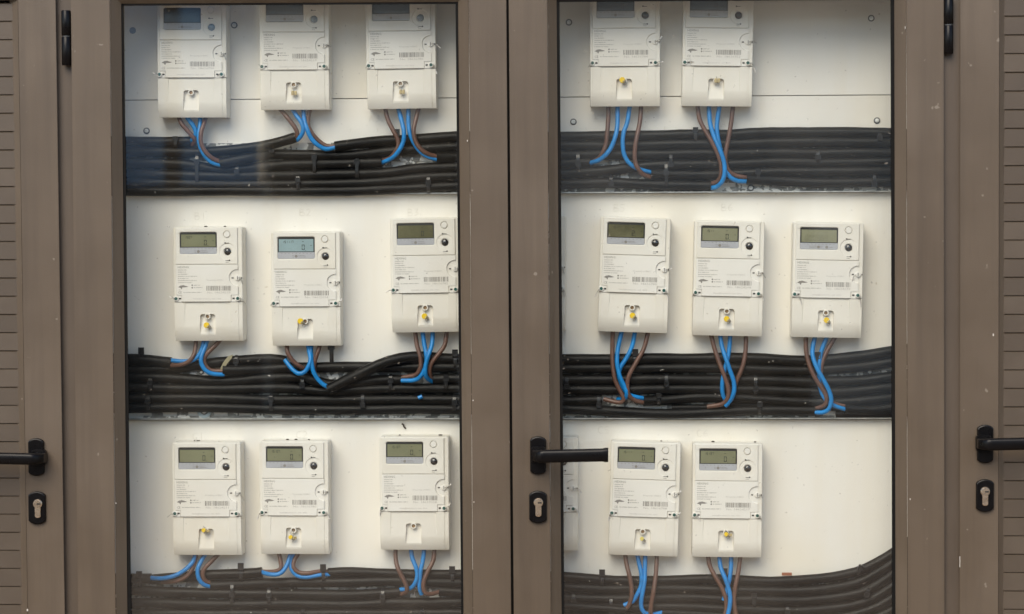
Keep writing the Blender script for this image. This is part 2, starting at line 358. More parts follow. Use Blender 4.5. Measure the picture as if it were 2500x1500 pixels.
for bi, x, y in ((1, 856, 318), (1, 921, 318), (1, 1431, 315), (1, 1623, 314), (1, 1688, 312), (1, 1878, 309), (2, 549, 866), (2, 612, 862), (2, 866, 860),
                 (2, 929, 861), (2, 1630, 859), (2, 1694, 858), (2, 1882, 861), (2, 1946, 861), (3, 1437, 1380), (3, 1627, 1377), (3, 1692, 1371), (3, 1882, 1366), (3, 931, 1380)):
    pencil([[(.5, 0), (.5, 1)]], bi, x, y, 4, 10)

# perforated galvanised cable trays behind the cables
def tray(tl, tr, bl, br, slots, label):
    root = empty('cable_tray', label, 'cable tray', 'galvanised cable trays')
    yf, yb = 0.1568, 0.1596; x0, x1 = 246, 2256; pl = MB()
    def Y(fr, x): return yrow(tl+(bl-tl)*fr, tr+(br-tr)*fr, x)
    hgt = bl-tl; cuts = [0.0]
    for s_ in slots: cuts += [(s_-5-tl)/hgt, (s_+5-tl)/hgt]
    cuts.append(1.0)
    for i in range(len(cuts)-1):
        a, b = cuts[i], cuts[i+1]
        if i % 2 == 0:
            quadslab(pl, [(x0, Y(a, x0)), (x1, Y(a, x1)), (x1, Y(b, x1)), (x0, Y(b, x0))], yf, yb)
        else:
            x = x0
            while x < x1:
                xe = min(x+27, x1)
                quadslab(pl, [(x, Y(a, x)), (xe, Y(a, xe)), (xe, Y(b, xe)), (x, Y(b, x))], yf, yb)
                x += 62
    pl.build('perforated_plate', M['zinc'], root)
    lip = MB(); quadslab(lip, [(x0, Y(1, x0)-1.0), (x1, Y(1, x1)-1.0), (x1, Y(1, x1)+2.0), (x0, Y(1, x0)+2.0)], 0.144, yf-0.0002)
    lip.build('tray_lip', M['zinc_edge'], root)
    return root
trA = tray(351, 343, 475, 467, (402, 458), 'upper galvanised steel cable tray, whitened with corrosion, behind the top cables')
trB = tray(908, 904, 1023, 1021.5, (955, 1011), 'middle galvanised steel cable tray showing between the second row of cables')
trC = tray(1417, 1415, 1548, 1548, (1468, 1520), 'lowest galvanised steel cable tray, mostly hidden by cables at the bottom')
for t_, x, y, r_ in ((trA, 1833, 459, 8), (trB, 2123, 908, 7), (trB, 492, 909, 6)): screw(x, y, r_, 0.1568, parent=t_)
p = P(499, 1003, 0.1568); k = K(0.157)
MB().disc(p.x, p.z, 0.1545, 0.1570, 18*k, 28, 0.0005).build('washer', mat('pale_blue_washer', (0.38, 0.46, 0.50), 0.4, 0.3), trB)
screw(499, 1003, 10, 0.1544, parent=trB)

# ------------------------------------------------------------------ cables
BACK, FRONT = 0.1465, 0.1290
def cable_path(pts, base, rnd=0.9):
    out = []
    for i, q in enumerate(pts):
        y = base if len(q) < 3 else q[2]
        out.append(P(q[0], q[1]+random.uniform(-rnd, rnd), y+random.uniform(-0.0012, 0.0004)))
        if i+1 < len(pts):
            p_ = pts[i+1]; n_ = int(abs(p_[0]-q[0])/85); y2 = base if len(p_) < 3 else p_[2]
            for j in range(1, n_):
                f = j/n_; out.append(P(q[0]+(p_[0]-q[0])*f, q[1]+(p_[1]-q[1])*f+random.uniform(-1.5, 1.5), y+(y2-y)*f+random.uniform(-0.0025, 0.0005)))
    return out
O = {'a': (300, 270), 'b': (700, 270), 'c': (1360, 270), 'd': (1770, 270), 'e': (310, 820), 'f': (710, 820), 'g': (1360, 820), 'h': (1770, 820),
     'i': (310, 1300), 'j': (710, 1300), 'k': (1360, 1300), 'l': (1770, 1300)}
def core(name, o, pts, mid=0.1275, end=None, r=5.5, start=0.139):
    ox, oy = O[o]; n = len(pts); out = []
    for i, (a, b) in enumerate(pts):
        t = i/(n-1)
        if t < 0.35: y = start+(mid-start)*(t/0.35)
        elif t < 0.72 or end is None: y = mid
        else: y = mid+(end-mid)*((t-0.72)/0.28)
        out.append(P(ox+a/5.89, oy+b/5.89, y))
    return MB().tube(spline(out, 0.006), r*K(0.13), 10).build(name, M['blue' if 'blue' in name else 'brown'], None)
GRP = 'black sheathed cables strapped along the trays'
def cable(label, pts, cores=(), base=BACK, r=12.8, group=GRP):
    root = empty('black_cable', label, 'cable', group)
    path = spline(cable_path(pts, base), 0.02)
    rr = [r*K(base)*(1+0.03*math.sin(i*0.7+random.random()*6)) for i in range(len(path))]
    MB().tube(path, rr, 14).build('sheath', M['cable'], root)
    for c in cores:
        ob = core(*c[:3], **(c[3] if len(c) > 3 else {})); ob.parent = root
    return root
E = dict(end=BACK)
# --- upper run
cable('short topmost black cable at upper left, cut off under the top left meter', [(215, 345), (310, 346), (400, 347), (466, 347)], [
    ('brown_wire', 'a', [(800,30),(810,110),(850,200),(930,290),(1015,390),(1038,450),(985,500)], dict(end=BACK, mid=.131)),
    ('blue_wire', 'a', [(905,30),(930,110),(1000,200),(1045,290),(1045,350),(1000,420),(970,450)], dict(end=BACK, mid=.134))])
cable('black cable below it rising to a cut end between the top left and second meters', [(215, 372), (310, 372), (480, 373), (560, 368, .140), (640, 357, .135), (690, 345, .135), (722, 336, .135)], [
    ('brown_wire', 'b', [(-130,-60),(-60,20),(30,130),(120,250),(155,340),(130,400)], dict(end=.135, mid=.131)),
    ('blue_wire', 'b', [(60,-60),(130,60),(215,180),(238,280),(205,370),(145,430)], dict(end=.135, mid=.128))])
cable('black cable starting under the top left meter and running right in the upper run',
      [(538, 399, .132), (600, 388, .134), (656, 377), (720, 378), (800, 380), (860, 379), (920, 373), (990, 366), (1060, 361), (1130, 358), (1366, 356), (1480, 356), (1600, 354), (1780, 352), (1900, 348), (2010, 346), (2190, 349), (2270, 352)], [
    ('blue_wire', 'a', [(1110,30),(1110,200),(1090,340),(1100,480),(1165,630),(1270,740),(1400,785)], dict(end=.132, mid=.1275)),
    ('brown_wire', 'a', [(1210,30),(1170,180),(1125,320),(1125,470),(1190,600),(1290,690),(1400,735)], dict(end=.130, mid=.1215))])
cable('upper run cable ending left of the third top meter wires, blue wire turned up',
      [(215, 398), (310, 398), (450, 402), (540, 415), (640, 409), (700, 403), (817, 400), (932, 397)], [
    ('brown_wire', 'b', [(1410,-60),(1450,120),(1520,270),(1590,400),(1605,500),(1560,600),(1490,680),(1390,720)], dict(end=BACK, mid=.131)),
    ('blue_wire', 'b', [(1595,-60),(1650,140),(1685,300),(1678,440),(1620,570),(1520,680),(1370,750)], dict(end=BACK, mid=.125))])
cable('black cable starting beside the second top meter, thick and highest of the upper run',
      [(817, 358, .133), (870, 351, .138), (940, 345), (1000, 341), (1060, 337), (1120, 334), (1366, 334), (1480, 333), (1600, 331), (1780, 329), (1860, 325), (2000, 323), (2090, 324), (2190, 327), (2270, 331)], [
    ('brown_wire', 'b', [(345,-60),(310,100),(310,230),(370,340),(460,440),(570,510),(690,520)], dict(end=.133, mid=.134)),
    ('blue_wire', 'b', [(240,-60),(250,120),(290,260),(345,390),(435,490),(560,555),(700,530)], dict(end=.132, mid=.127))], r=13)
cable('black cable starting below the third top meter and running behind the middle stile',
      [(1065, 384, .137), (1130, 383), (1366, 379), (1600, 377), (1780, 376), (1900, 374), (2190, 374), (2270, 375)], [
    ('blue_wire', 'b', [(1752,-60),(1750,180),(1770,330),(1820,450),(1900,570),(2010,655),(2160,705)], dict(end=.137, mid=.131)),
    ('brown_wire', 'b', [(1905,-60),(1860,120),(1825,290),(1850,440),(1930,560),(2040,630),(2160,665)], dict(end=.137, mid=.126))])
cable('upper run cable ending below the fourth top meter at a blue wire curling left',
      [(215, 424), (310, 424), (540, 430), (700, 428), (820, 426), (938, 422), (1022, 412), (1130, 408), (1366, 401), (1400, 399), (1441, 397)], [
    ('brown_wire', 'c', [(740,-60),(735,150),(720,330),(705,480),(660,600),(600,690),(500,735)], dict(end=BACK, mid=.131)),
    ('blue_wire', 'c', [(870,-60),(868,200),(840,370),(785,520),(700,640),(600,715),(480,755)], dict(end=.140, mid=.126))])
cable('black cable second from the bottom of the upper run, unbroken', [(215, 447), (310, 447), (540, 452), (700, 451), (850, 449), (940, 444), (1040, 434), (1130, 431), (1366, 424), (1480, 417), (1560, 407), (1640, 402), (1780, 401), (1900, 397), (2190, 396), (2270, 396)])
cable('lowest black cable of the upper run, ending under the fifth top meter', [(215, 467), (310, 466), (540, 466), (700, 467), (850, 467), (1000, 460), (1130, 455), (1366, 451), (1440, 447), (1500, 446), (1600, 451), (1735, 454)], [
    ('brown_wire', 'c', [(2020,-60),(2050,130),(2130,290),(2230,460),(2310,620),(2355,780),(2360,920),(2310,1020),(2205,1060)], dict(end=BACK, mid=.129)),
    ('blue_wire', 'c', [(2185,-60),(2200,180),(2260,380),(2340,560),(2400,740),(2410,900),(2370,1030),(2290,1100),(2200,1115)], dict(end=BACK, mid=.124))])
cable('upper run cable starting below the fourth top meter and running right', [(1589, 426, .141), (1640, 427), (1700, 428), (1780, 425), (1900, 420), (2190, 419), (2270, 419)], [
    ('blue_wire', 'c', [(1045,-60),(1010,170),(955,330),(945,500),(970,650),(1050,770),(1180,845),(1350,890)], dict(end=.141, mid=.131)),
    ('brown_wire', 'c', [(1210,-60),(1190,170),(1150,370),(1120,550),(1120,720),(1160,830),(1240,920),(1355,965)], dict(end=.141, mid=.125))])
cable('black cable starting under the fifth top meter, lowest on the right of the upper run', [(1822, 438, .140), (1900, 441), (2000, 446), (2190, 443), (2270, 442)], [
    ('blue_wire', 'c', [(2335,-60),(2300,200),(2310,380),(2350,560),(2400,740),(2440,880),(2500,970),(2600,1015),(2725,1020)], dict(end=.140, mid=.131)),
    ('brown_wire', 'd', [(115,-60),(90,170),(50,400),(15,580),(5,720),(40,850),(130,930),(315,965)], dict(end=.140, mid=.131))], r=12.8)
# --- middle run
cable('short thick black cable ending under the first middle meter, its wires curling right', [(215, 876), (300, 877), (360, 880), (418, 887)], [
    ('blue_wire', 'e', [(1110,30),(1080,190),(1010,310),(920,360),(780,370),(610,350)], dict(end=.140, mid=.133)),
    ('brown_wire', 'e', [(990,30),(985,190),(945,310),(860,390),(740,425),(595,425)], dict(end=.140, mid=.129))], base=.143, r=14)
cable('black cable passing behind the first middle meter wires and ending under the second', [(215, 905), (310, 904), (420, 900), (500, 890), (570, 881), (660, 877), (698, 882)], [
    ('brown_wire', 'f', [(-56,60),(-56,170),(-46,240),(14,345),(110,430),(190,470)], dict(end=.140, mid=.131)),
    ('blue_wire', 'f', [(235,60),(265,230),(285,330),(260,430),(200,520),(110,545),(10,470),(-85,345)], dict(end=.140, mid=.124))], base=.150)
cable('black cable starting under the first middle meter and running on to the right', [(544, 904, .135), (600, 903, .140), (660, 900), (710, 898), (770, 897), (850, 897), (950, 897), (1050, 897), (1130, 899), (1366, 901), (1600, 899), (1780, 899), (1960, 905), (2040, 901), (2110, 894), (2190, 883), (2270, 872)], [
    ('blue_wire', 'e', [(1170,30),(1120,170),(1070,300),(1070,400),(1130,500),(1240,550),(1400,555)], dict(end=.133, mid=.124)),
    ('brown_wire', 'e', [(1370,30),(1250,160),(1155,250),(1110,340),(1130,430),(1210,500),(1380,510)], dict(end=.133, mid=.131))])
cable('thick black cable sweeping up diagonally from the second middle meter towards the third', [(802, 951, .128), (850, 927, .127), (900, 902, .127), (950, 882, .130), (1010, 872, .137), (1060, 874, .143), (1130, 878), (1366, 877), (1600, 876), (1780, 875), (1960, 881), (2040, 876), (2110, 868), (2190, 857), (2270, 846)], [
    ('brown_wire', 'f', [(430,60),(400,200),(350,340),(335,440),(345,520)], dict(end=.140, mid=.131)),
    ('blue_wire', 'f', [(290,60),(290,250),(300,390),(330,530),(400,640),(480,710),(570,750)], dict(end=.128, mid=.126))], r=13.4)
cable('black cable ending under the third middle meter, a blue wire bent along it', [(215, 920), (310, 921), (420, 924), (540, 931), (640, 925), (710, 921), (760, 928), (800, 938), (860, 938), (920, 928), (983, 927)], [
    ('brown_wire', 'f', [(1790,-60),(1810,120),(1850,260),(1870,400),(1850,500),(1780,570),(1600,600)], dict(end=.141, mid=.131)),
    ('blue_wire', 'f', [(1895,-60),(1920,130),(1950,280),(1945,420),(1880,570),(1780,640),(1590,645)], dict(end=.139, mid=.128))])
cable('black cable starting right under the third middle meter', [(1057, 926), (1130, 925), (1366, 927), (1600, 926), (1780, 928), (1960, 932), (2060, 931), (2120, 927), (2190, 918), (2270, 906)], [
    ('blue_wire', 'f', [(2040,-60),(2030,130),(1980,280),(1940,420),(1935,550),(1970,620),(2050,665)], dict(end=BACK, mid=.123)),
    ('brown_wire', 'f', [(2245,-60),(2210,140),(2110,280),(2020,400),(1995,500),(2010,590),(2050,640)], dict(end=BACK, mid=.131))])
cable('unbroken black cable through the middle of the second run', [(215, 945), (310, 945), (540, 950), (710, 948), (800, 956), (880, 952), (1000, 950), (1130, 950), (1366, 951), (1500, 953), (1600, 951), (1780, 950), (1960, 957), (2060, 957), (2190, 944), (2270, 932)])
cable('black cable of the second run ending under the fourth middle meter', [(215, 971), (310, 972), (540, 973), (640, 976), (710, 976), (880, 976), (1000, 975), (1130, 976), (1366, 978), (1410, 978), (1470, 977)], [
    ('brown_wire', 'g', [(800,-60),(795,200),(800,400),(830,620),(900,780),(955,890),(930,955),(830,950),(670,910)], dict(end=.140, mid=.131)),
    ('blue_wire', 'g', [(930,-60),(875,190),(862,380),(900,580),(970,730),(1005,840),(960,915),(870,910)], dict(end=.150, mid=.127))])
cable('black cable starting under the fourth middle meter and flexing up to the right', [(1571, 980, .141), (1620, 977), (1700, 971), (1770, 971), (1850, 974), (1960, 981), (2060, 983), (2190, 969), (2270, 957)], [
    ('blue_wire', 'g', [(1120,-60),(1080,150),(1000,320),(915,450),(890,570),(960,760),(1060,860),(1245,900)], dict(end=.141, mid=.1325)),
    ('brown_wire', 'g', [(1310,-60),(1250,180),(1140,380),(1040,560),(1010,700),(1030,850),(1110,925),(1240,960)], dict(end=.141, mid=.128))])
cable('lowest long black cable of the second run, ending under the sixth middle meter', [(215, 997), (310, 996), (500, 995), (640, 998), (710, 1000), (880, 1001), (1000, 998), (1130, 1000), (1366, 999), (1480, 1003), (1600, 1011), (1700, 1009), (1800, 1004), (1900, 1002), (1993, 1003)], [
    ('brown_wire', 'h', [(1165,-20),(1165,200),(1200,380),(1270,560),(1370,720),(1450,850),(1460,950),(1410,1015),(1310,1040)], dict(end=.141, mid=.128)),
    ('blue_wire', 'h', [(1305,-20),(1260,180),(1268,320),(1330,480),(1420,640),(1500,800),(1530,940),(1490,1060),(1400,1105),(1300,1100)], dict(end=.139, mid=.124))])
cable('black cable stub starting under the sixth middle meter', [(2062, 998, .140), (2130, 1002), (2190, 994), (2270, 981)], [
    ('blue_wire', 'h', [(1485,-20),(1400,180),(1365,340),(1355,500),(1365,700),(1400,840),(1480,950),(1600,1015),(1740,1060)], dict(end=.138, mid=.1325)),
    ('brown_wire', 'h', [(1610,-20),(1490,180),(1410,350),(1380,500),(1390,700),(1450,890),(1560,970),(1735,1010)], dict(end=.140, mid=.134))])
cable('black cable joining the second run at lower right, just above the tray lip', [(2040, 1011, .1515), (2100, 1011, .1515), (2190, 1010, .1515), (2270, 1002, .1515)], r=9)
cable('black cable tucked under the fifth middle meter, its brown wire bent left', [(1640, 996, .151), (1700, 995, .150), (1740, 995, .150)], [
    ('brown_wire', 'g', [(2205,-60),(2260,170),(2330,380),(2400,560),(2460,740),(2460,880),(2380,980),(2160,1022)], dict(end=.140, mid=.127)),
    ('blue_wire', 'g', [(2340,-60),(2370,150),(2425,320),(2480,480),(2540,660),(2545,800),(2500,920),(2420,1010)], dict(end=.133, mid=.123))], r=8)
cable('black cable behind the fifth middle meter wires running right', [(1775, 985, .151), (1850, 990, .151), (1960, 994, .151), (2060, 997, .151)], [
    ('blue_wire', 'g', [(2495,-60),(2475,200),(2440,380),(2395,560),(2375,720),(2390,860),(2440,950)], dict(end=.140, mid=.132)),
    ('brown_wire', 'h', [(300,-60),(297,200),(260,420),(190,600),(140,720),(100,900)], dict(end=.145, mid=.131))], r=8)
# --- lower run
cable('stripped cable at lower left, blue wire sweeping up to the first bottom meter', [(215, 1413), (300, 1413), (369, 1414)], [
    ('blue_wire', 'i', [(985,290),(955,410),(865,515),(740,600),(600,650),(450,665),(340,655)], dict(end=.140, mid=.126)),
    ('brown_wire', 'i', [(1000,290),(960,470),(900,590),(800,670),(650,710),(500,712)], dict(end=.145, mid=.131))], base=.144)
cable('short black cable with a clean cut end left of the second bottom meter', [(370, 1415, .151), (440, 1409, .148), (520, 1404), (600, 1400), (640, 1398)], [
    ('brown_wire', 'i', [(2180,280),(2210,420),(2212,520),(2120,565),(1940,565)], dict(end=.143, mid=.131)),
    ('blue_wire', 'i', [(2360,280),(2310,450),(2230,575),(2130,610),(2030,600),(1930,570)], dict(end=.141, mid=.126))], base=.143)
cable('black cable starting under the first bottom meter', [(514, 1430, .143), (560, 1428), (640, 1424), (710, 1422), (800, 1421), (880, 1420), (960, 1418), (1130, 1423), (1366, 1434), (1480, 1439), (1680, 1438), (1940, 1443), (2020, 1437), (2090, 1424), (2140, 1400), (2190, 1366), (2250, 1318)], [
    ('blue_wire', 'i', [(1140,290),(1060,430),(1015,540),(1030,660),(1100,750),(1225,785)], dict(end=.142, mid=.128)),
    ('brown_wire', 'i', [(1340,290),(1210,420),(1110,530),(1090,620),(1130,700),(1215,735)], dict(end=.142, mid=.131))])
cable('top black cable of the lower run starting right of the second bottom meter', [(801, 1398), (860, 1397), (950, 1400), (1050, 1403), (1130, 1403), (1366, 1407), (1440, 1413), (1500, 1418), (1600, 1418), (1720, 1414), (1790, 1416), (1880, 1419), (1960, 1416), (2030, 1410), (2090, 1397), (2140, 1375), (2190, 1344), (2250, 1300)], [
    ('brown_wire', 'j', [(125,280),(50,400),(38,500),(110,575),(230,590),(400,565),(560,565)], dict(end=.146, mid=.131)),
    ('blue_wire', 'j', [(45,280),(0,420),(10,530),(90,620),(230,645),(420,612),(560,605)], dict(end=.142, mid=.133))], r=12)
cable('black cable of the lower run ending under the third bottom meter', [(215, 1437), (310, 1440), (480, 1448), (600, 1449), (710, 1450), (850, 1452), (930, 1449), (977, 1446)], [
    ('brown_wire', 'j', [(1505,190),(1510,400),(1550,540),(1610,660),(1665,780),(1660,860),(1580,890)], dict(end=.143, mid=.126)),
    ('blue_wire', 'j', [(1720,190),(1750,380),(1800,500),(1820,620),(1790,730),(1720,805),(1570,825)], dict(end=.143, mid=.129))])
cable('black cable starting right under the third bottom meter', [(1072, 1443), (1130, 1446), (1366, 1458), (1480, 1462), (1680, 1460), (1940, 1467), (2030, 1461), (2100, 1448), (2150, 1422), (2190, 1393), (2250, 1345)], [
    ('blue_wire', 'j', [(1925,190),(1900,400),(1870,540),(1855,680),(1850,800),(1880,890)], dict(end=.138, mid=.131)),
    ('brown_wire', 'j', [(2070,190),(2050,400),(1980,540),(1920,680),(1905,790),(1940,880),(2040,885),(2150,850)], dict(end=.143, mid=.126))])
cable('unbroken black cable low in the lower run, bending up at the right', [(215, 1470), (310, 1472), (480, 1475), (710, 1475), (850, 1476), (960, 1472), (1130, 1471), (1366, 1482), (1480, 1484), (1680, 1483), (1940, 1491), (2040, 1485), (2110, 1470), (2150, 1450), (2190, 1423), (2250, 1376)])
cable('black cable along the bottom edge of the photo, below the first ties', [(215, 1500), (310, 1500), (710, 1499), (1130, 1497), (1366, 1505), (1680, 1506), (1940, 1515), (2040, 1509), (2120, 1491), (2190, 1452), (2250, 1405)])
cable('black cable lowest at right, only its bend rising into the corner in view', [(215, 1526), (1366, 1530), (1940, 1539), (2060, 1531), (2130, 1512), (2190, 1483), (2250, 1440)])
cable('black cable outermost in the lower right corner bend', [(1366, 1554), (1940, 1562), (2080, 1552), (2140, 1537), (2190, 1513), (2250, 1475)])
cable('short cable at the bottom edge, ending left of the fourth bottom meter wires', [(1380, 1480, .135), (1450, 1483, .133), (1530, 1489, .133)], [
    ('brown_wire', 'k', [(975,280),(1000,460),(1040,620),(1070,780),(1070,930),(1030,1050),(980,1110)], dict(end=.131, mid=.126)),
    ('blue_wire', 'k', [(1145,280),(1180,450),(1212,600),(1210,760),(1160,880),(1090,990),(960,1050)], dict(end=.131, mid=.129))], r=10)
cable('black cable at the bottom edge starting right of the fourth bottom meter wires', [(1616, 1496, .140), (1700, 1500, .143), (1800, 1503, .146)], [
    ('blue_wire', 'k', [(1270,280),(1265,500),(1258,700),(1228,880),(1208,1040),(1240,1140),(1350,1185),(1540,1150)], dict(end=.138, mid=.125)),
    ('brown_wire', 'k', [(1435,280),(1425,550),(1395,800),(1360,1000),(1345,1150),(1370,1270)], dict(end=.131, mid=.122))], r=9)
cable('black cable below the fifth bottom meter leaving the photo at its lower edge', [(1740, 1520, .140), (1790, 1522, .140), (1850, 1525, .146)], [
    ('brown_wire', 'k', [(2165,290),(2200,490),(2290,660),(2380,820),(2430,980),(2430,1120),(2390,1260)], dict(mid=.128)),
    ('blue_wire', 'k', [(2330,290),(2350,490),(2415,660),(2465,800),(2490,930),(2480,1080),(2440,1250)], dict(mid=.124)),
    ('blue_wire', 'l', [(90,290),(85,520),(60,700),(20,850),(-20,980)], dict(mid=.131)),
    ('brown_wire', 'l', [(230,290),(195,550),(155,750),(130,950),(145,1120),(190,1280)], dict(mid=.128))], r=9)
plug = empty('aerial_lead', 'thin black lead with a square plug hanging from the second middle meter', 'lead')
pts = [P(809, 845, .14), P(809.5, 870, .138), P(810, 897, .15)]
MB().tube(spline(pts), 5.2*K(.14), 10).build('lead', M['tie'], plug)
a = P(809, 842, .14); k = K(.14); MB().box(a.x-8*k, a.x+8*k, .130, .15, a.z-12*k, a.z+3*k).build('plug', M['tie'], plug, bevel=0.001)

# ------------------------------------------------------------------ cable ties
TG = 'black nylon cable ties on the cable runs'
def tie(x, y, ys0, ys1, label, up_=False, tilt=0.0, yf=0.1335):
    """head centred at (x, y); strap visible between ys0 and ys1"""
    k = K(yf); c = P(x, y, yf)
    root = empty('cable_tie', label, 'cable tie', TG, loc=(c.x, yf, c.z), roty=tilt)
    hb = MB(); w_, h_ = (6.5*k, 6.0*k) if not up_ else (7.2*k, 8.5*k)
    t = 2.2*k; d0, d1 = -0.0035, 0.0005
    hb.box(-w_, -w_+t, d0, d1, -h_, h_); hb.box(w_-t, w_, d0, d1, -h_, h_)
    hb.box(-w_+t, w_-t, d0, d1, -h_, -h_+t); hb.box(-w_+t, w_-t, d0, d1, h_-t, h_); hb.box(-w_+t, w_-t, d0+0.0018, d1, -h_+t, h_-t)
    hb.build('tie_head', M['tie'], root)
    z0 = (y-ys0)*k; z1 = (y-ys1)*k; n = 8; rings = []
    for i in range(n+1):
        f = i/n; z = z0+(z1-z0)*f; e = abs(2*f-1)**4*0.009; y_ = e
        rings.append([Vector((-4*k, y_-0.0009, z)), Vector((4*k, y_-0.0009, z)), Vector((4*k, y_+0.0009, z)), Vector((-4*k, y_+0.0009, z))])
    MB().loft(rings).build('strap', M['tie'], root)
    return root
for a in ((663, 366, 340, 375, 'cable tie round the cable rising to the second top meter'),
          (577.6, 420, 404, 426, 'small square headed cable tie below the blue wire end of the top left meter'),
          (428, 339, 334, 362, 'cable tie on the topmost cable at far left, under the top left meter'),
          (480, 395, 372, 455, 'dark cable tie strap crossing several cables left of the first blue wire end'),
          (767, 385, 372, 428, 'cable tie with its strap running down below the second top meter'),
          (727, 440, 425, 470, 'cable tie low on the upper run left of centre'),
          (871, 396, 384, 440, 'brownish looking cable tie between the second and third top meters'),
          (1045.5, 445, 428, 472, 'cable tie low on the upper run beside the left door edge'),
          (1698, 317, 312, 350, 'cable tie with its head above the upper run, beside the fifth top meter wires'),
          (1638, 402, 374, 408, 'square headed cable tie amid the upper run, left of the crossing wires'),
          (1626.6, 423, 393, 462, 'long strapped cable tie just below another, left of the crossing wires'),
          (1492, 450, 428, 456, 'cable tie on the lowest upper cable under the fourth top meter'),
          (1411, 400, 372, 424, 'dull cable tie strap at the left edge of the right upper run'),
          (1997, 384, 366, 402, 'cable tie centred on the upper run at the right'),
          (2148, 337, 322, 350, 'cable tie near the right door edge on the top cable'),
          (2135, 450, 424, 456, 'cable tie at the lower right end of the upper run'),
          (1851, 420, 410, 446, 'cable tie just right of the stripped end under the fifth top meter'),
          (366, 935, 920, 960, 'cable tie at far left of the middle run, upper of two'),
          (361, 980, 964, 1006, 'cable tie at far left of the middle run, lower of two'),
          (576, 882, 868, 912, 'cable tie clamping the stripped cable under the first middle meter'),
          (661, 975, 962, 1008, 'cable tie on the lowest middle cables left of the second meter'),
          (738, 942, 922, 948, 'cable tie with a square head under the second middle meter'),
          (953, 929, 914, 958, 'cable tie left of the third middle meter wires'),
          (885, 990, 962, 996, 'cable tie on the lowest middle cable below the diagonal one'),
          (1089, 925, 914, 955, 'cable tie right of the third middle meter wires'),
          (1109, 983, 965, 1008, 'cable tie low on the middle run against the left door edge'),
          (1384, 945, 918, 951, 'cable tie at the left edge of the right middle run'),
          (1627, 939, 914, 952, 'cable tie between the fourth and fifth middle meters'),
          (1608, 966, 958, 992, 'cable tie on the stripped cable right of the fourth middle meter'),
          (1462, 990, 966, 998, 'cable tie by the brown wire end under the fourth middle meter'),
          (1845, 950, 916, 968, 'cable tie strap crossing the middle run between the fifth and sixth meters'),
          (1855, 988, 976, 1015, 'cable tie just under that strap on the lowest middle cable'),
          (656, 1455, 1436, 1482, 'dull cable tie in the lower run under the second bottom meter'),
          (566, 1452, 1421, 1484, 'cable tie with a grey glint between the first and second bottom meters'),
          (934, 1458, 1438, 1482, 'cable tie left of the third bottom meter wires'),
          (739, 1500, 1488, 1512, 'cable tie at the bottom edge under the second bottom meter'),
          (1030, 1500, 1487, 1512, 'cable tie at the bottom edge under the third bottom meter'),
          (1400, 1468, 1448, 1482, 'cable tie at lower left of the right bottom run'),
          (1492, 1492, 1458, 1499, 'cable tie with a long grey strap left of the fourth bottom meter wires'),
          (1841, 1455, 1450, 1484, 'cable tie right of the fifth bottom meter wires'),
          (1923, 1495, 1480, 1512, 'cable tie at the bottom edge right of the fifth bottom meter')):
    tie(*a)
for a in ((345, 857, 860, 876, 'cable tie standing up above the middle run at far left'),
          (1111, 862, 866, 902, 'cable tie standing up at the right end of the left middle run'),
          (1551, 861, 866, 892, 'cable tie standing up between the fourth middle meter wires'),
          (1996, 868, 872, 890, 'cable tie standing up behind the sixth middle meter wires'),
          (340, 1403, 1408, 1436, 'cable tie bunching the cables at far left of the lower run'),
          (588, 1383, 1388, 1422, 'cable tie standing up between the first and second bottom meters'),
          (789, 1386, 1392, 1424, 'cable tie round the blue and brown wires right of the second bottom meter'),
          (1104, 1391, 1396, 1424, 'cable tie standing up right of the third bottom meter'),
          (1470, 1399, 1404, 1432, 'cable tie standing up left of the fourth bottom meter wires'),
          (1769, 1396, 1400, 1420, 'cable tie standing up behind the fifth bottom meter wires'),
          (969, 324, 328, 346, 'cable tie standing up behind the third top meter brown wire')):
    tie(*a, up_=True)
tie(2101, 1386, 1380, 1408, 'tilted cable tie on the bend of the top cable at lower right', tilt=0.35)
tie(2116, 1453, 1432, 1462, 'tilted cable tie in the middle of the lower right bend', tilt=0.35)

# ------------------------------------------------------------------ electricity meters
MD = 0.105; k = K(MD)
def rr_in(u, v, a, b, c, d, r):
    if not (a <= u <= c and b <= v <= d): return False
    du = max(a+r-u, u-(c-r), 0); dv = max(b+r-v, v-(d-r), 0)
    return du*du+dv*dv <= r*r
def h_front(u, v):
    H = 0.052
    e = min(u-5.7, 159-u, v-2, 91-v)
    if e < 1.0: H -= 0.0012*(1-e)
    if rr_in(u, v, 16, 12, 108, 66, 4): return 0.0496
    if rr_in(u, v, 15, 11, 109, 67, 5): return H-0.0006
    d = math.hypot(u-134, v-60.6)
    if d < 21: H -= 0.0010*min(1, (21-d)/1.0)*(0.6+0.4*(-(u-134)-(v-60.6))/30)
    if d < 10: H -= 0.0015
    d = math.hypot(u-133, v-18)
    if d < 8.8: H -= 0.0024
    return H
def h_label(u, v):
    H = 0.052
    e = min(u-5.7, v-92.2, 183.4-v)
    if e < 0.9: H -= 0.0012*(0.9-e)
    if v > 166.5 and (u < 20.5 or u > 141): H = 0.0495
    if v > 167.5 and (u < 19.5 or u > 142): H = 0.0512
    if math.hypot(u-158, v-125) < 21: H = 0.0495
    return H
def h_term(u, v):
    H = 0.050
    if u < 5.7 or u > 159: H = 0.0490
    if u < 1.0: H -= 0.004*(1-u)
    if u > 169: H -= 0.004*(u-169)
    if v > 240: H -= 0.0095*((v-240)/40)**2
    if 20 < u < 140 and v < 187: H -= 0.0015
    lu, ru = 27-(v-184)*0.02, 138+(v-184)*0.02
    if lu < u < ru: H -= 0.0017*max(0, 1-(v-184)/62)
    if rr_in(u, v, 64.5-(v-214)*0.02, 214, 101+(v-214)*0.02, 300, 6) and v < 266:
        H = min(H, 0.0405+0.0065*(v-214)/52)
    return H
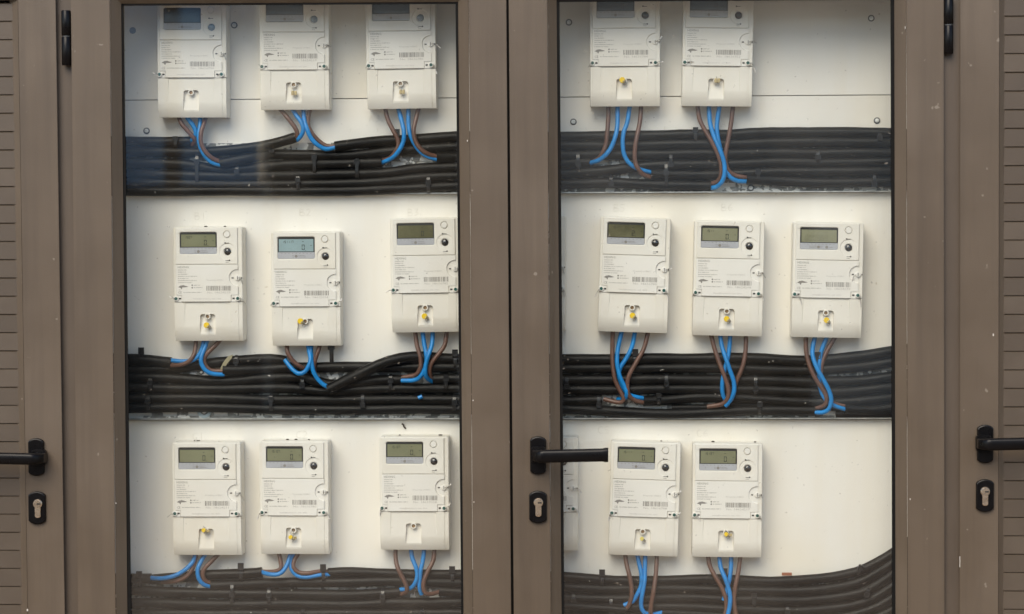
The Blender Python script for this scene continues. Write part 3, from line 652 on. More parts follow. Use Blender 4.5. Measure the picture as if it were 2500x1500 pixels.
us_f = [5.7, 6.7, 15, 15.9, 16.05, 17] + frange(20, 104, 14) + [107, 107.9, 108.1, 109, 109.1] + frange(110, 157.5, 1.1) + [158, 159]
vs_f = [2, 3] + frange(4, 90, 1.1) + [91]
us_l = [5.7, 6.6] + frange(8, 18, 5) + [19.4, 19.6, 20.4, 20.6] + frange(28, 134, 20) + frange(136, 159, 1.0)
vs_l = [92.2, 93.1] + frange(98, 103, 5) + frange(103.5, 147, 1.0) + frange(150, 165, 5) + [166.4, 166.6, 167.4, 167.6, 175, 182.5, 183.4]
us_t = [0, 0.5, 1, 5.6, 5.8, 12, 19.9, 20.1] + frange(24, 29, 0.6) + frange(31, 62, 6) + frange(63, 103, 1.0) + frange(108, 134, 6) + frange(136, 140.5, 0.6) + [146, 153, 158.9, 159.1, 164, 169, 169.5, 170]
vs_t = [184.4, 186.9, 187.1] + frange(190, 210, 5) + frange(212, 222, 0.8) + frange(224, 262, 4) + [265.9, 266.1] + frange(268, 280, 2)

def mesh_only(o):
    me = o.data; bpy.data.objects.remove(o); return me
PM = {}
def proto(key, mb, m, **kw): PM[key] = mesh_only(mb.build(key, m, **kw))
def X(u): return (u-85)*k
def Zv(v): return (140-v)*k
cs = MB(); ring = []
for cx, cy, a0 in ((5, 5, 90), (165, 5, 0)):
    for i in range(6):
        an = math.radians(a0+(90 if a0 == 90 else 90)-i*18) if a0 == 90 else math.radians(90-i*18)
        ring.append((cx+5*math.cos(an), cy-5*math.sin(an)))
ring += [(170, 279), (169, 280), (1, 280), (0, 279)]
cs.loft([[Vector((X(a), -0.0005, Zv(b))) for a, b in ring], [Vector((X(a), -0.0300, Zv(min(b, 279)))) for a, b in ring]])
cu_ = ring[:12]+[(170, 183.2), (0, 183.2)]
cs.loft([[Vector((X(a), -0.0295, Zv(b))) for a, b in cu_], [Vector((X(a), -0.0480, Zv(b))) for a, b in cu_],
         [Vector((X(85+(a-85)*0.985), -0.0491, Zv(92+(b-92)*0.988))) for a, b in cu_]])
proto('casing', cs, M['meter'])
proto('front_cover', heightfield(us_f, vs_f, h_front, k), M['meter'])
proto('label_cover', heightfield(us_l, vs_l, h_label, k), M['label'])
proto('terminal_cover', heightfield(us_t, vs_t, h_term, k), M['cover'])
proto('display_surround', MB().box(X(16.2), X(107.8), -0.0500, -0.048, Zv(65.8), Zv(12.2)), M['lcd_frame'])
for key in ('lcd', 'lcd_dark', 'lcd_pale', 'lcd_cyan', 'lcd_sky_reflection'):
    proto('screen_'+key, MB().box(X(19.5), X(104.5), -0.0506, -0.049, Zv(48), Zv(18)), M[key])
proto('display_strip', MB().box(X(16.6), X(107.4), -0.0508, -0.049, Zv(65.4), Zv(50)), M['lcd_strip'])
def strip_print(two):
    mb = MB()
    for i in range(9): mb.box(X(25+i*8.9), X(28.2+i*8.9), -0.0511, -0.0509, Zv(53.2), Zv(52.2))
    def dot(u): mb.disc(X(u), Zv(59.8), -0.0512, -0.0509, 3.6*k, 14)
    def ln(a, b, v): 
        x = a
        while x < b:
            w_ = random.uniform(1.5, 4); mb.box(X(x), X(min(b, x+w_)), -0.0511, -0.0509, Zv(v+.5), Zv(v-.5)); x += w_+0.7
    if two: dot(61); dot(81); ln(38, 56, 58); ln(39, 56, 61.6); ln(65, 71, 58); ln(65, 71, 61.6); ln(87, 96, 60)
    else: dot(62); ln(52, 57, 58); ln(52, 57, 61.6); ln(67, 83, 58); ln(67, 86, 61.6)
    return mb
proto('strip_print', strip_print(False), M['ink']); proto('strip_print_two', strip_print(True), M['ink'])
proto('push_button', MB().disc(X(133), Zv(18), -0.0528, -0.047, 7.3*k, 28, 0.0006), M['label'])
def dome(cu, cv, r, y0, hgt):
    mb = MB(); rings = []
    for i in range(7):
        a = i/6*math.pi/2; rr = r*math.cos(a)*k+1e-5; y = y0-hgt*math.sin(a)
        rings.append([Vector((X(cu)+rr*math.cos(2*math.pi*j/24), y, Zv(cv)+rr*math.sin(2*math.pi*j/24))) for j in range(24)])
    return mb.loft(rings, True)
proto('optical_port', dome(134, 60.6, 9.0, -0.0494, 0.0042), M['lens'])
proto('optical_port_pale', dome(134, 60.6, 9.0, -0.0490, 0.0042), M['lens_pale'])
ic = MB()
for cu, cv, dr in ((133.5, 39.3, -1), (134, 82, 1)):
    ic.box(X(cu-5), X(cu+5), -0.05235, -0.05205, Zv(cv+.6), Zv(cv-.6))
    ic.disc(X(cu+5*dr), Zv(cv-0.3), -0.0525, -0.0521, 1.9*k, 8)
ic.box(X(129), X(137), -0.05235, -0.05205, Zv(86.4), Zv(85.8))
proto('printed_icon', ic, M['black_ink'])
sp = MB().disc(X(158), Zv(125), -0.0525, -0.049, 6.2*k, 20, 0.0005); proto('seal_screw', sp, M['label'])
ss = MB().box(X(157.3), X(158.7), -0.0528, -0.052, Zv(129.5), Zv(120.5))
ss.box(X(143), X(148), -0.0500, -0.0494, Zv(126.4), Zv(123.6)); ss.box(X(166.3), X(169), -0.0504, -0.0480, Zv(126.6), Zv(123.4))
ss.box(X(12.5), X(18), -0.0516, -0.0511, Zv(177.2), Zv(173.4)); ss.box(X(145), X(150.5), -0.0516, -0.0511, Zv(177.2), Zv(173.4))
proto('seal_slot_shade', ss, M['black_ink'])  # dark boxes paint in the shade inside the slots and holes
for key, u_, y0 in (('cover_plug_l', 5.7, -0.0538), ('cover_plug_r', 158.4, -0.0538)):
    proto(key+'_collar', MB().disc(X(u_), Zv(175.3), y0, -0.045, 6.4*k, 20, 0.0005), M['label'])
    proto(key, MB().disc(X(u_), Zv(175.3), y0-0.0006, y0, 4.0*k, 16, 0.0004), M['teal'])
rg = MB(); a_, b_ = [], []
for yy, r_ in ((-0.042, 7.4), (-0.0505, 7.4), (-0.0510, 6.9), (-0.0510, 4.6), (-0.047, 4.3)):
    a_.append([Vector((X(82.5)+r_*k*math.cos(2*math.pi*j/24), yy, Zv(219.5)+r_*k*math.sin(2*math.pi*j/24))) for j in range(24)])
rg.loft(a_, False, False); proto('screw_collar', rg, M['cover'])
proto('terminal_screw', MB().disc(X(82.5), Zv(219.5), -0.0475, -0.042, 4.4*k, 16, 0.0005), M['brass'])
yl = -0.0522
pt = MB()
text_mesh('HEXING', X(11), Zv(98), 5.2, 27, k, yl, pt); text_mesh('CE', X(11), Zv(160), 5.6, 9, k, yl, pt)
for w0, v in ((46, 142.5), (46, 148.5)): pt.disc(X(w0), Zv(v), yl, yl+0.0003, 2.1*k, 10)
lg = [(11, 147), (17, 143), (24, 142), (37, 146), (30, 147.5), (22, 147.5), (20, 153), (17, 149)]
pt.add([(X(a), yl, Zv(b)) for a, b in lg], [tuple(range(len(lg)))])
proto('printed_marking', pt, M['ink'], recalc=False)
pt = MB()
text_mesh('Property of EAC', X(82), Zv(130.5), 4.6, 43, k, yl, pt); text_mesh('HexingElectrical Co., Ltd.  2016', X(49), Zv(176), 4.0, 68, k, yl, pt)
def greek(a, b, v, hh=2.6):
    x = a
    while x < b:
        w_ = random.uniform(1.2, 3.2)
        pt.box(X(x), X(min(b, x+w_)), yl, yl+0.0002, Zv(v+hh/2*random.uniform(.6, 1)), Zv(v-hh/2*random.uniform(.6, 1))); x += w_+random.choice((.5, .5, 1.8))
for a, b, v in ((11, 32, 105), (11, 31, 110), (11, 36, 115.3), (11, 58, 120.6), (11, 37, 125.8), (11, 57, 131), (11, 46, 136), (50, 65, 142.5), (50, 71, 148.3), (24, 69, 160)): greek(a, b, v)
proto('printed_small_text', pt, M['ink_light'], recalc=False)

SEG = {'0': 'abcdef', '1': 'bc', '2': 'abged', '3': 'abgcd', '5': 'afgcd', '6': 'afgedc', '9': 'abcdfg', '7': 'abc'}
def seg(mb, ch, u, v, w_, h_, t):
    z = {'a': (u, v, u+w_, v+t), 'd': (u, v+h_-t, u+w_, v+h_), 'g': (u, v+h_/2-t/2, u+w_, v+h_/2+t/2),
         'f': (u, v+t, u+t, v+h_/2-t/2), 'e': (u, v+h_/2+t/2, u+t, v+h_-t), 'b': (u+w_-t, v+t, u+w_, v+h_/2-t/2), 'c': (u+w_-t, v+h_/2+t/2, u+w_, v+h_-t)}
    for s_ in SEG.get(ch, ''):
        a, b, c, d = z[s_]; mb.box(X(a), X(c), -0.05085, -0.05065, Zv(d), Zv(b))
def build_meter(label, cx, cy, rot, screen, digits, top, serial, seal, loops, pale=False, two=False, mud=0):
    c = P(cx, cy, MD)
    t = empty('electricity_meter', label, 'electricity meter', 'white electricity meters in the cupboard', loc=(c.x, PB-0.0006, c.z), roty=math.radians(rot))
    def part(name, key, par=t): return link(name, PM[key], par)
    cas = part('casing', 'casing'); fc = part('front_cover', 'front_cover'); lc = part('label_cover', 'label_cover'); tc = part('terminal_cover', 'terminal_cover')
    ds = part('display', 'display_surround'); part('screen', 'screen_'+screen, ds); part('display_strip', 'display_strip', ds)
    part('strip_print', 'strip_print_two' if two else 'strip_print', ds)
    mb = MB()
    if digits:
        for i, ch in enumerate(digits[::-1]): seg(mb, ch, 76-i*9.4, 31.5, 6.8, 13, 1.35)
    for i, ch in enumerate(top): seg(mb, ch, 29+i*4.6, 21.5, 3.3, 6.2, 0.85)
    mb.box(X(77), X(81), -0.05085, -0.05065, Zv(24.4), Zv(23.4)); mb.box(X(84), X(87), -0.05085, -0.05065, Zv(45.8), Zv(45)); mb.box(X(97), X(101), -0.05085, -0.05065, Zv(33.8), Zv(33))
    mb.build('lcd_digits', M['lcd_ink' if not two else 'lcd_faint'], ds)
    part('push_button', 'push_button', fc); part('optical_port', 'optical_port_pale' if pale else 'optical_port', fc); part('printed_icon', 'printed_icon', fc)
    part('seal_screw', 'seal_screw', lc); part('seal_slot_shade', 'seal_slot_shade', lc); part('printed_marking', 'printed_marking', lc); part('printed_small_text', 'printed_small_text', lc)
    part('plug_collar', 'cover_plug_l_collar'); part('cover_plug', 'cover_plug_l'); part('plug_collar', 'cover_plug_r_collar'); part('cover_plug', 'cover_plug_r')
    part('screw_collar', 'screw_collar', tc); part('terminal_screw', 'terminal_screw', tc)
    bc = MB(); x = 81.0; rnd = random.Random(serial)
    while x < 141.5:
        w_ = rnd.choice((0.7, 0.7, 1.3, 2.0)); bc.box(X(x), X(min(141.5, x+w_)), yl, yl+0.0002, Zv(156), Zv(144.2)); x += w_+rnd.choice((0.7, 0.7, 1.2, 1.9))
    bc.build('barcode', M['ink'], lc)
    sn = MB(); text_mesh('No. '+serial, X(83), Zv(160.5), 5.0, 57, k, yl, sn); sn.build('serial_number', M['ink_light'], lc, recalc=False)
    # sealing wires on both lower plugs and the side seal
    for (u_, v_, dx, dy, tg) in loops:
        h0 = -0.0475 if 4 < u_ < 161 else -0.043
        pts = [Vector((X(u_), h0-0.006, Zv(v_))), Vector((X(u_+dx*.35), h0-0.009, Zv(v_+dy*.1-2))), Vector((X(u_+dx*.75), h0-0.004, Zv(v_+dy*.5))), Vector((X(u_+dx), h0-0.003, Zv(v_+dy)))]
        sp_ = spline(pts, 0.002); wm = MB().tube(sp_, 0.00038, 5)
        pts2 = [p_+Vector((0.0012, 0.0005, 0.0010*math.sin(i))) for i, p_ in enumerate(pts)]; wm.tube(spline(pts2, 0.002), 0.00032, 5)
        wo = wm.build('sealing_wire', M['wire'], t)
        if tg: MB().tube(sp_[len(sp_)//2:], 0.0011, 6).build('wire_sleeve', M['tag'], wo)
    # the seal on the terminal screw
    if seal:
        kind, sx, sy = seal; rt = math.radians(rot); dx, dy = sx-cx, sy-cy
        u_ = 85+(dx*math.cos(rt)+dy*math.sin(rt)); v_ = 140+(-dx*math.sin(rt)+dy*math.cos(rt))
        y0 = -0.0585
        if kind in ('yellow', 'small', 'pale'):
            r_ = {'yellow': 7.0, 'small': 5.2, 'pale': 5.0}[kind]
            a, b = Vector((X(u_+1), y0+0.002, Zv(v_))), Vector((X(u_+8), -0.049, Zv(v_+7)))
            body = MB().tube([a, a.lerp(b, .5), b], [r_*.85*k, r_*.7*k, r_*.5*k], 12).build('wire_seal', M['clear'], t)
            MB().disc(X(u_), Zv(v_), y0, y0+0.0035, r_*k, 20, 0.0006).build('seal_cap', M['yellow' if kind != 'pale' else 'pale_yellow'], body)
            MB().tube(spline([b, Vector((X(u_+3), -0.050, Zv(v_+13))), Vector((X(83), -0.051, Zv(222)))], .003), 0.0004, 5).build('seal_wire', M['wire'], body)
        if kind in ('beige', 'small'):
            q = 10 if kind == 'small' else 0; qv = 2 if kind == 'small' else 0
            s_ = 4.0 if kind == 'small' else 6.5
            bm_ = MB()
            for i in (-1, 1): bm_.box(X(u_+q+i*s_*.55-s_*.45), X(u_+q+i*s_*.55+s_*.45), -0.056, -0.050, Zv(v_+qv+s_*.8), Zv(v_+qv-s_*.8))
            bm_.box(X(u_+q-s_*1.1), X(u_+q+s_*1.1), -0.0553, -0.0503, Zv(v_+qv+s_*.25), Zv(v_+qv-s_*.25))
            bo = bm_.build('wire_seal', M['beige'], t, bevel=0.0005)
            MB().tube(spline([Vector((X(u_+q), -0.052, Zv(v_+qv))), Vector((X(u_-2), -0.053, Zv(v_-10))), Vector((X(83), -0.050, Zv(219)))], .003), 0.0004, 5).build('seal_wire', M['wire'], bo)
            MB().tube(spline([Vector((X(u_+q), -0.052, Zv(v_+qv))), Vector((X(u_+3), -0.052, Zv(v_+14)))], .003), 0.00035, 5).build('seal_wire', M['wire'], bo)
    for i in range(mud):
        bmm = bmesh.new(); bmesh.ops.create_icosphere(bmm, subdivisions=1, radius=1.0)
        uu = random.choice((45, 60, 80, 110, 125, 150))+random.uniform(-8, 8); s0 = random.uniform(1.4, 3.0)
        for v in bmm.verts: v.co = Vector((v.co.x*s0*1.8*k*random.uniform(.7, 1.2)+X(uu), v.co.y*0.004-0.02, v.co.z*s0*.8*k+Zv(-1)))
        me = bpy.data.meshes.new('dirt_crumb'); bmm.to_mesh(me); bmm.free(); me.materials.append(M['mud']); link('dirt_crumb', me, t)
def corner(tlx, tly, rot, sc_=1.0):
    r_ = math.radians(rot); return tlx+85*math.cos(r_)-140*math.sin(r_), tly+85*math.sin(r_)+140*math.cos(r_)
Lp = lambda *a: [(5, 177, a[0], a[1], a[2]), (159, 177, a[3], a[4], a[5])]
METERS = [
 ('white electricity meter at top left, hanging lowest of its row, no seal', 383, 6, 0.3, 'lcd_sky_reflection', '', '', '18616790', None, [(5, 177, -16, -6, True), (157, 177, -12, 5, False), (160, 126, 8, 14, False)], dict(pale=True)),
 ('white electricity meter second in the top row with a beige seal hanging in its notch', 633, -13, 0.1, 'lcd_sky_reflection', '', '', '18624219', ('beige', 717, 227), [(5, 177, -8, -8, False), (160, 177, 13, 18, False), (160, 125, 14, 4, False)], dict(pale=True)),
 ('white electricity meter third in the top row with a beige seal tilted under its screw', 892, -15, -0.5, 'lcd_sky_reflection', '', '', '18616786', ('beige', 981, 224), [(5, 177, -8, 4, False), (160, 176, 12, 22, True), (160, 125, 22, 10, True)], dict(pale=True)),
 ('white electricity meter in the top row with a yellow seal covering its screw', 1441, -22, 0.0, 'lcd_sky_reflection', '0', '', '18616784', ('yellow', 1519, 195), [(5, 177, -9, 8, False), (160, 176, 18, -3, True), (160, 125, 14, -14, True)], {}),
 ('rightmost white electricity meter of the top row, beige seal over its screw', 1670, -24, 1.0, 'lcd_sky_reflection', '0', '', '18616752', ('beige', 1751, 196), [(9, 176, 24, -3, True), (160, 176, 18, 22, True), (160, 125, 18, 2, False)], {}),
 ('white electricity meter leftmost in the middle row, screen showing 0, yellow seal below its screw', 422, 554.5, -0.1, 'lcd', '0', '1507', '18624219', ('yellow', 503.6, 794.7), [(5, 177, -17, -10, True), (160, 176, 16, 14, False), (160, 125, 10, 16, False)], dict(mud=2)),
 ('white electricity meter second in the middle row with a pale cyan reflection painted into its screen', 661, 566, 0.0, 'lcd_cyan', '0', '151117', '18612094', ('yellow', 733, 784.6), [(5, 177, -8, 4, False), (160, 176, 14, -12, True), (160, 125, 9, -4, False)], {}),
 ('white electricity meter with a dark screen, cut off by the left door edge', 952, 533.5, -0.6, 'lcd_dark', '0', '', '18616782', ('yellow', 1036, 772.5), [(5, 177, -18, 3, True), (160, 176, 9, 10, False), (160, 125, 8, 4, False)], {}),
 ('sliver of a white electricity meter showing beside the right door stile in the middle row', 1211, 528, 0.2, 'lcd', '0', '', '18616730', None, [(160, 176, 9, 20, True), (160, 125, 6, 16, False)], {}),
 ('white tilted electricity meter whose screen reads 2, in the middle row', 1468, 529.5, 1.9, 'lcd_dark', '2', '1511', '18616783', ('yellow', 1544, 770.5), [(5, 178, -14, 18, True), (160, 178, 10, 24, True), (160, 125, 16, -4, True)], {}),
 ('white electricity meter in the right middle row, between two others, screen reading 0', 1697, 539, 1.3, 'lcd_pale', '0', '1511', '18624208', ('yellow', 1774, 778.5), [(5, 178, -8, 8, False), (160, 178, 12, 14, True), (160, 125, 14, 12, False)], {}),
 ('white electricity meter rightmost in the middle row with a full row of faint screen digits', 1939, 543, 1.2, 'lcd_pale', '000963', '', '18624270', ('yellow', 2018, 781.6), [(9, 178, 14, 22, True), (160, 178, 6, 24, True), (152, 127, -10, 18, True)], dict(two=True)),
 ('white electricity meter leftmost in the bottom row, dark spot low on its left side', 418.5, 1080, -0.1, 'lcd', '0', '', '18624211', ('small', 497, 1296), [(5, 177, -19, 8, False), (160, 176, 12, 14, False), (160, 125, 16, 18, False)], dict(mud=3)),
 ('white electricity meter second in the bottom row, with a broken yellow and beige seal', 632.7, 1077, 0.1, 'lcd', '0', '15107', '18616780', ('small', 709, 1313), [(5, 177, -12, 16, True), (160, 176, 12, 16, True), (160, 125, 8, 2, False)], dict(mud=3)),
 ('white electricity meter third in the bottom row with an empty notch and no seal', 926, 1066.5, 0.0, 'lcd', '0', '15137', '18617038', None, [(5, 177, -6, 18, True), (160, 176, 14, -14, True), (160, 125, 16, -10, True)], dict(mud=3)),
 ('sliver of a white electricity meter behind the black lever handle, bottom row', 1242, 1067, 0.3, 'lcd', '0', '', '18616712', None, [(160, 176, 12, 16, True), (160, 125, 18, 12, True)], {}),
 ('white tilted electricity meter right of the lever handle tip, with a pale yellow seal', 1493, 1078, 1.7, 'lcd', '0', '15111', '18616788', ('pale', 1567, 1316), [(5, 178, -8, 18, True), (160, 178, 14, -10, True), (160, 125, 14, -10, True)], dict(mud=1)),
 ('white electricity meter last in the bottom row, beside the large bare board, small yellow seal', 1692, 1083, 0.5, 'lcd', '0', '15137', '18624217', ('small', 1773, 1305), [(5, 178, 14, 12, True), (160, 178, 8, 10, False), (160, 125, 10, 8, False)], dict(mud=2)),
]
for (lb, tx, ty, rot, scn, dg, tp, sn_, sl_, lps, kw) in METERS:
    cx, cy = corner(tx, ty, rot); build_meter(lb, cx, cy, rot, scn, dg, tp, sn_, sl_, lps, **kw)

# ------------------------------------------------------------------ doors
yg = 0.024
def glazed_door(name, label, xs, ytop, handle):
    """xs: (outer stile l, inner edge l, bead l, glass l | glass r, bead r, inner edge r, outer r) as (top, bottom) pixels"""
    d = empty(name, label, 'door', 'glazed cupboard doors')
    a, b, c, e, f, g, h, i = xs
    zb, zt = 0.12, 2.03
    mb = MB(); vbar(mb, [(*a, 0.0), (*b, 0.0), (*b, 0.045), (*a, 0.045)], zb, zt); mb.build('stile', M['frame'], d, bevel=0.0008)
    mb = MB(); vbar(mb, [(*h, 0.0), (*i, 0.0), (*i, 0.045), (*h, 0.045)], zb, zt); mb.build('stile', M['frame'], d, bevel=0.0008)
    def off(t, dx): return (t[0]+dx, t[1]+dx)
    mb = MB(); vbar(mb, [(*off(b, 0.7), 0.0012), (*off(c, -0.5), yg-0.004), (*c, yg), (*off(b, 0.7), 0.045)], 0.30, zt-0.01); mb.build('glazing_bead', M['frame'], d)
    mb = MB(); vbar(mb, [(*off(h, -0.7), 0.0012), (*off(g, 0.5), yg-0.004), (*g, yg), (*off(h, -0.7), 0.045)], 0.30, zt-0.01); mb.build('glazing_bead', M['frame'], d)
    mb = MB(); vbar(mb, [(*off(c, -3), yg-0.002), (*e, yg-0.002), (*e, yg+0.006), (*off(c, -3), yg+0.006)], 0.30, zt-0.01)
    vbar(mb, [(*f, yg-0.002), (*off(g, 3), yg-0.002), (*off(g, 3), yg+0.006), (*f, yg+0.006)], 0.30, zt-0.01); mb.build('gasket', M['gasket'], d)
    # top and bottom rails between the stiles
    lx, rx = b[0], h[0]
    (y0, y1) = ytop                                   # bottom edge of the top gasket at the left and right of the glass
    def line(dy, x): return y0+dy+(y1-y0)*(x-lx)/(rx-lx)
    def hrail(prof, nm, m, bev=0):
        r1 = [P(lx+0.6, line(dy, lx), y) for dy, y in prof]; r2 = [P(rx-0.6, line(dy, rx), y) for dy, y in prof]
        return MB().loft([r1, r2]).build(nm, M[m], d, bevel=bev)
    hrail([(-5, yg-0.002), (0, yg-0.002), (0, yg+0.006), (-5, yg+0.006)], 'gasket', 'gasket')
    hrail([(-33, 0.0012), (-5, yg-0.003), (-5, yg), (-33, 0.044)], 'glazing_bead', 'frame')
    hrail([(-160, 0.0), (-34, 0.0), (-34, 0.043), (-160, 0.043)], 'rail', 'frame')
    vl, vr = vline(*b, 0), vline(*h, 0)
    MB().box(vl(0.25)+0.001, vr(0.25)-0.001, 0.0005, 0.0445, 0.1205, 0.32).build('rail', M['frame'], d)
    # glass
    gy = yg+0.001; gl = MB()
    vbar(gl, [(*off(e, -3), gy), (*off(f, 3), gy), (*off(f, 3), gy+0.004), (*off(e, -3), gy+0.004)], 0.31, P(700, line(0, 700) if lx < 700 else line(0, 1700), gy).z+0.004)
    gl.build('pane', M['glass'], d)
    return d
dl = glazed_door('glazed_door', 'left glazed cupboard door with taupe frame, no handle',
    [(173, 190.5), (268, 283), (296, 311.5), (302, 320.5), (1112, 1126), (1118, 1131.5), (1145, 1155), (1236, 1248)], (14.6, 10.0), False)
dr = glazed_door('glazed_door', 'right glazed cupboard door with taupe frame and black lever handle',
    [(1242, 1254.5), (1336, 1345), (1359, 1371.5), (1366, 1378), (2174, 2178), (2183, 2186), (2213, 2216), (2304, 2306)], (5.5, -1.0), True)

def louvre_door(label, xo, xi, bead, slat_edge, sgn, yline, pitch_px):
    """xo outer far edge px, xi: stile's edge next to the mullion; bead/slat edge px pairs; sgn -1 = slats to the left"""
    d = empty('louvre_door', label, 'door', 'louvred cupboard doors')
    zb, zt = 0.12, 2.03
    def off(t, dx): return (t[0]+dx, t[1]+dx)
    mb = MB(); vbar(mb, [(*xi, 0.0), (*bead, 0.0), (*bead, 0.045), (*xi, 0.045)], zb, zt); mb.build('stile', M['frame'], d, bevel=0.0008)
    mb = MB(); vbar(mb, [(*off(bead, sgn*0.7), 0.0012), (*off(slat_edge, -sgn*1.4), 0.0135), (*off(slat_edge, -sgn*1.4), 0.045), (*off(bead, sgn*0.7), 0.045)], 0.2, zt-.01); mb.build('bead', M['frame'], d)
    x_far = P(xo, 750, 0).x; fw = 0.075*sgn
    MB().box(min(x_far, x_far-fw), max(x_far, x_far-fw), 0.0, 0.045, zb, zt).build('stile', M['frame'], d, bevel=0.0008)
    xa, xb = x_far-fw, vline(*bead, 0.0)(1.0)
    x1, x2 = min(xa, xb)+0.001, max(xa, xb)-0.001
    top_y = P(10 if sgn < 0 else 2480, yline, 0.010).z + (1 if sgn < 0 else 3)*pitch_px*K(0.010)+0.001
    MB().box(x1, x2, 0.0006, 0.0445, top_y+0.004, zt-0.001).build('rail', M['frame'], d)
    MB().box(x1, x2, 0.0006, 0.0445, zb+0.001, 0.24).build('rail', M['frame'], d)
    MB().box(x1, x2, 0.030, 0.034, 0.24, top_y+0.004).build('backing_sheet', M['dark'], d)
    # slats
    ys = 0.010; px = 10 if sgn < 0 else 2480
    p0 = P(px, yline, ys).z; pt_ = pitch_px*K(ys); prof = [(0.0, 0.0022), (0.0020, 0.0), (pt_*0.965, -0.0010), (pt_*0.978, 0.0003), (pt_*0.978, 0.0030), (pt_*1.03, 0.0032), (pt_*1.03, 0.0115), (0.0, 0.012)]
    xs0, xs1 = (x1+0.002, x2-0.003-0.010) if sgn < 0 else (x1+0.003+0.010, x2-0.002)
    xs0, xs1 = x1+0.001, x2-0.001
    me = None; n = 0
    z = p0+pt_*(1 if sgn < 0 else 3)
    while z > 0.26:
        if me is None:
            o = MB().loft([[Vector((xs0, ys+b_, -a_)) for a_, b_ in prof], [Vector((xs1, ys+b_, -a_)) for a_, b_ in prof]]).build('slat', M['slat'], d); me = o.data
        else: o = link('slat', me, d)
        o.location = (0, random.uniform(-.0003, .0003), z); z -= pt_
    return d
ll = louvre_door('left louvred cupboard door with a black lever handle pointing left', -760, (136, 158.5), (44, 68), (22, 45), -1, 52.5, 44.96)
lr = louvre_door('right louvred cupboard door with a black lever handle pointing right', 3260, (2344, 2343), (2440, 2437), (2459, 2456), 1, 40, 44.9)

# hinges
def hinge(x, y0, y1, r, parent, ring=True):
    ym = 0.002; c0, c1 = P(x, y0, ym), P(x, y1, ym); kk = K(ym); zm = (c0.z+c1.z)/2+0.003
    def cyl(z0, z1, rr, m, nm, par):
        return MB().tube([Vector((c0.x, ym, z0)), Vector((c0.x, ym, z0+0.001)), Vector((c0.x, ym, z1-0.001)), Vector((c0.x, ym, z1))], [rr*.9, rr, rr, rr*.9], 20).build(nm, M[m], par)
    h = cyl(c1.z, zm-0.0012, r*kk, 'handle', 'hinge', parent)
    cyl(zm+0.0012, c0.z, r*kk, 'handle', 'hinge_barrel', h); cyl(zm-0.0030, zm+0.0030, r*.80*kk, 'dull_steel', 'hinge_ring', h)
hinge(161, 26, 160, 11.5, dl); hinge(2316, -2, 132, 11.5, dr)
h2 = [(161, 2150, 2284, dl), (2318, 2150, 2284, dr)]
for a in h2: hinge(a[0], a[1], a[2], 11.5, a[3])

# lever handles and key cylinders
def rounded_plate(w_, h_, arc, n=10):
    """outline with straight sides and arched top and bottom"""
    pts = []
    for i in range(n+1):
        t = -1+2*i/n; pts.append((t*w_, h_-arc*t*t*1.0 - (0.0012 if abs(t) == 1 else 0)))
    for i in range(n+1):
        t = 1-2*i/n; pts.append((t*w_, -h_+arc*t*t*1.0 + (0.0012 if abs(t) == 1 else 0)))
    return pts
def plate(cx, cy, w_, h_, th, name, par, arc=7):
    kk = K(0); c = P(cx, cy, 0); o_ = rounded_plate(w_*kk, h_*kk, arc*kk); mb = MB()
    def R(s, y): return [Vector((c.x+a*s, y, c.z+b*(1-(1-s)*.5))) for a, b in o_]
    mb.loft([R(1, 0.0), R(1, -th*.55), R(.955, -th*.9), R(.86, -th)])
    return mb.build(name, M['handle'], par)
def lever(cx, cyp, cyl_, dirn, tip, door, lever_y0, lever_y1):
    """backplate centre (cx, cyp); lever centre line height cyl_; tip = pixel x of the lever's end"""
    pl = plate(cx, cyp, 19.5, 47, 0.008, 'door_handle', door)
    kk = K(-0.03); c = P(cx, cyl_, -0.03)
    nk = MB(); hw, hh = 18.5*kk, 19*kk
    def R(s, y, dz=0): return [Vector((c.x+a*hw*s, y, c.z+b*hh*s+dz)) for a, b in ((-1, -.8), (-.8, -1), (.8, -1), (1, -.8), (1, .85), (.85, 1), (-.85, 1), (-1, .85))]
    nk.loft([R(1.0, -0.004), R(1.0, -0.016), R(0.93, -0.019)]); nk.build('handle_neck', M['handle'], pl, bevel=0.0012)
    yl_ = -0.050; rings = []; xe = P(tip, cyl_, yl_).x; xs = P(cx-dirn*14, cyl_, yl_).x; kl = K(yl_)
    hgt = (lever_y1-lever_y0)/2*kl; cz = P(cx, (lever_y0+lever_y1)/2, yl_).z; tz = P(tip, (lever_y0+lever_y1)/2-4, yl_).z
    sec = [(math.cos(t), math.sin(t)) for t in [2*math.pi*j/20 for j in range(20)]]
    def se(v): return math.copysign(abs(v)**0.55, v)
    n = 26
    for i in range(n+1):
        t = i/n; x = xs+(xe-xs)*t; zc = cz+(tz-cz)*t; s = 1.0; dep = 0.009; yc = yl_
        if t < 0.14: s = 0.80+0.20*(t/0.14); yc = yl_+0.026*(1-t/0.14)**2; dep = 0.016-0.007*(t/0.14)
        if t > 0.93: s = 1.0+0.16*((t-.93)/.07)**.5
        if t > 0.985: s *= 0.93
        rings.append([Vector((x, yc+se(a)*dep*(0.93 if t > .985 else 1), zc+se(b)*hgt*s)) for a, b in sec])
    MB().loft(rings, True).build('lever', M['handle'], pl)
    # stem from the backplate to the lever
    MB().tube([Vector((c.x, -0.010, cz)), Vector((c.x+dirn*.001, -0.034, cz))], hgt*.95, 18).build('handle_stem', M['handle'], pl)
    return pl
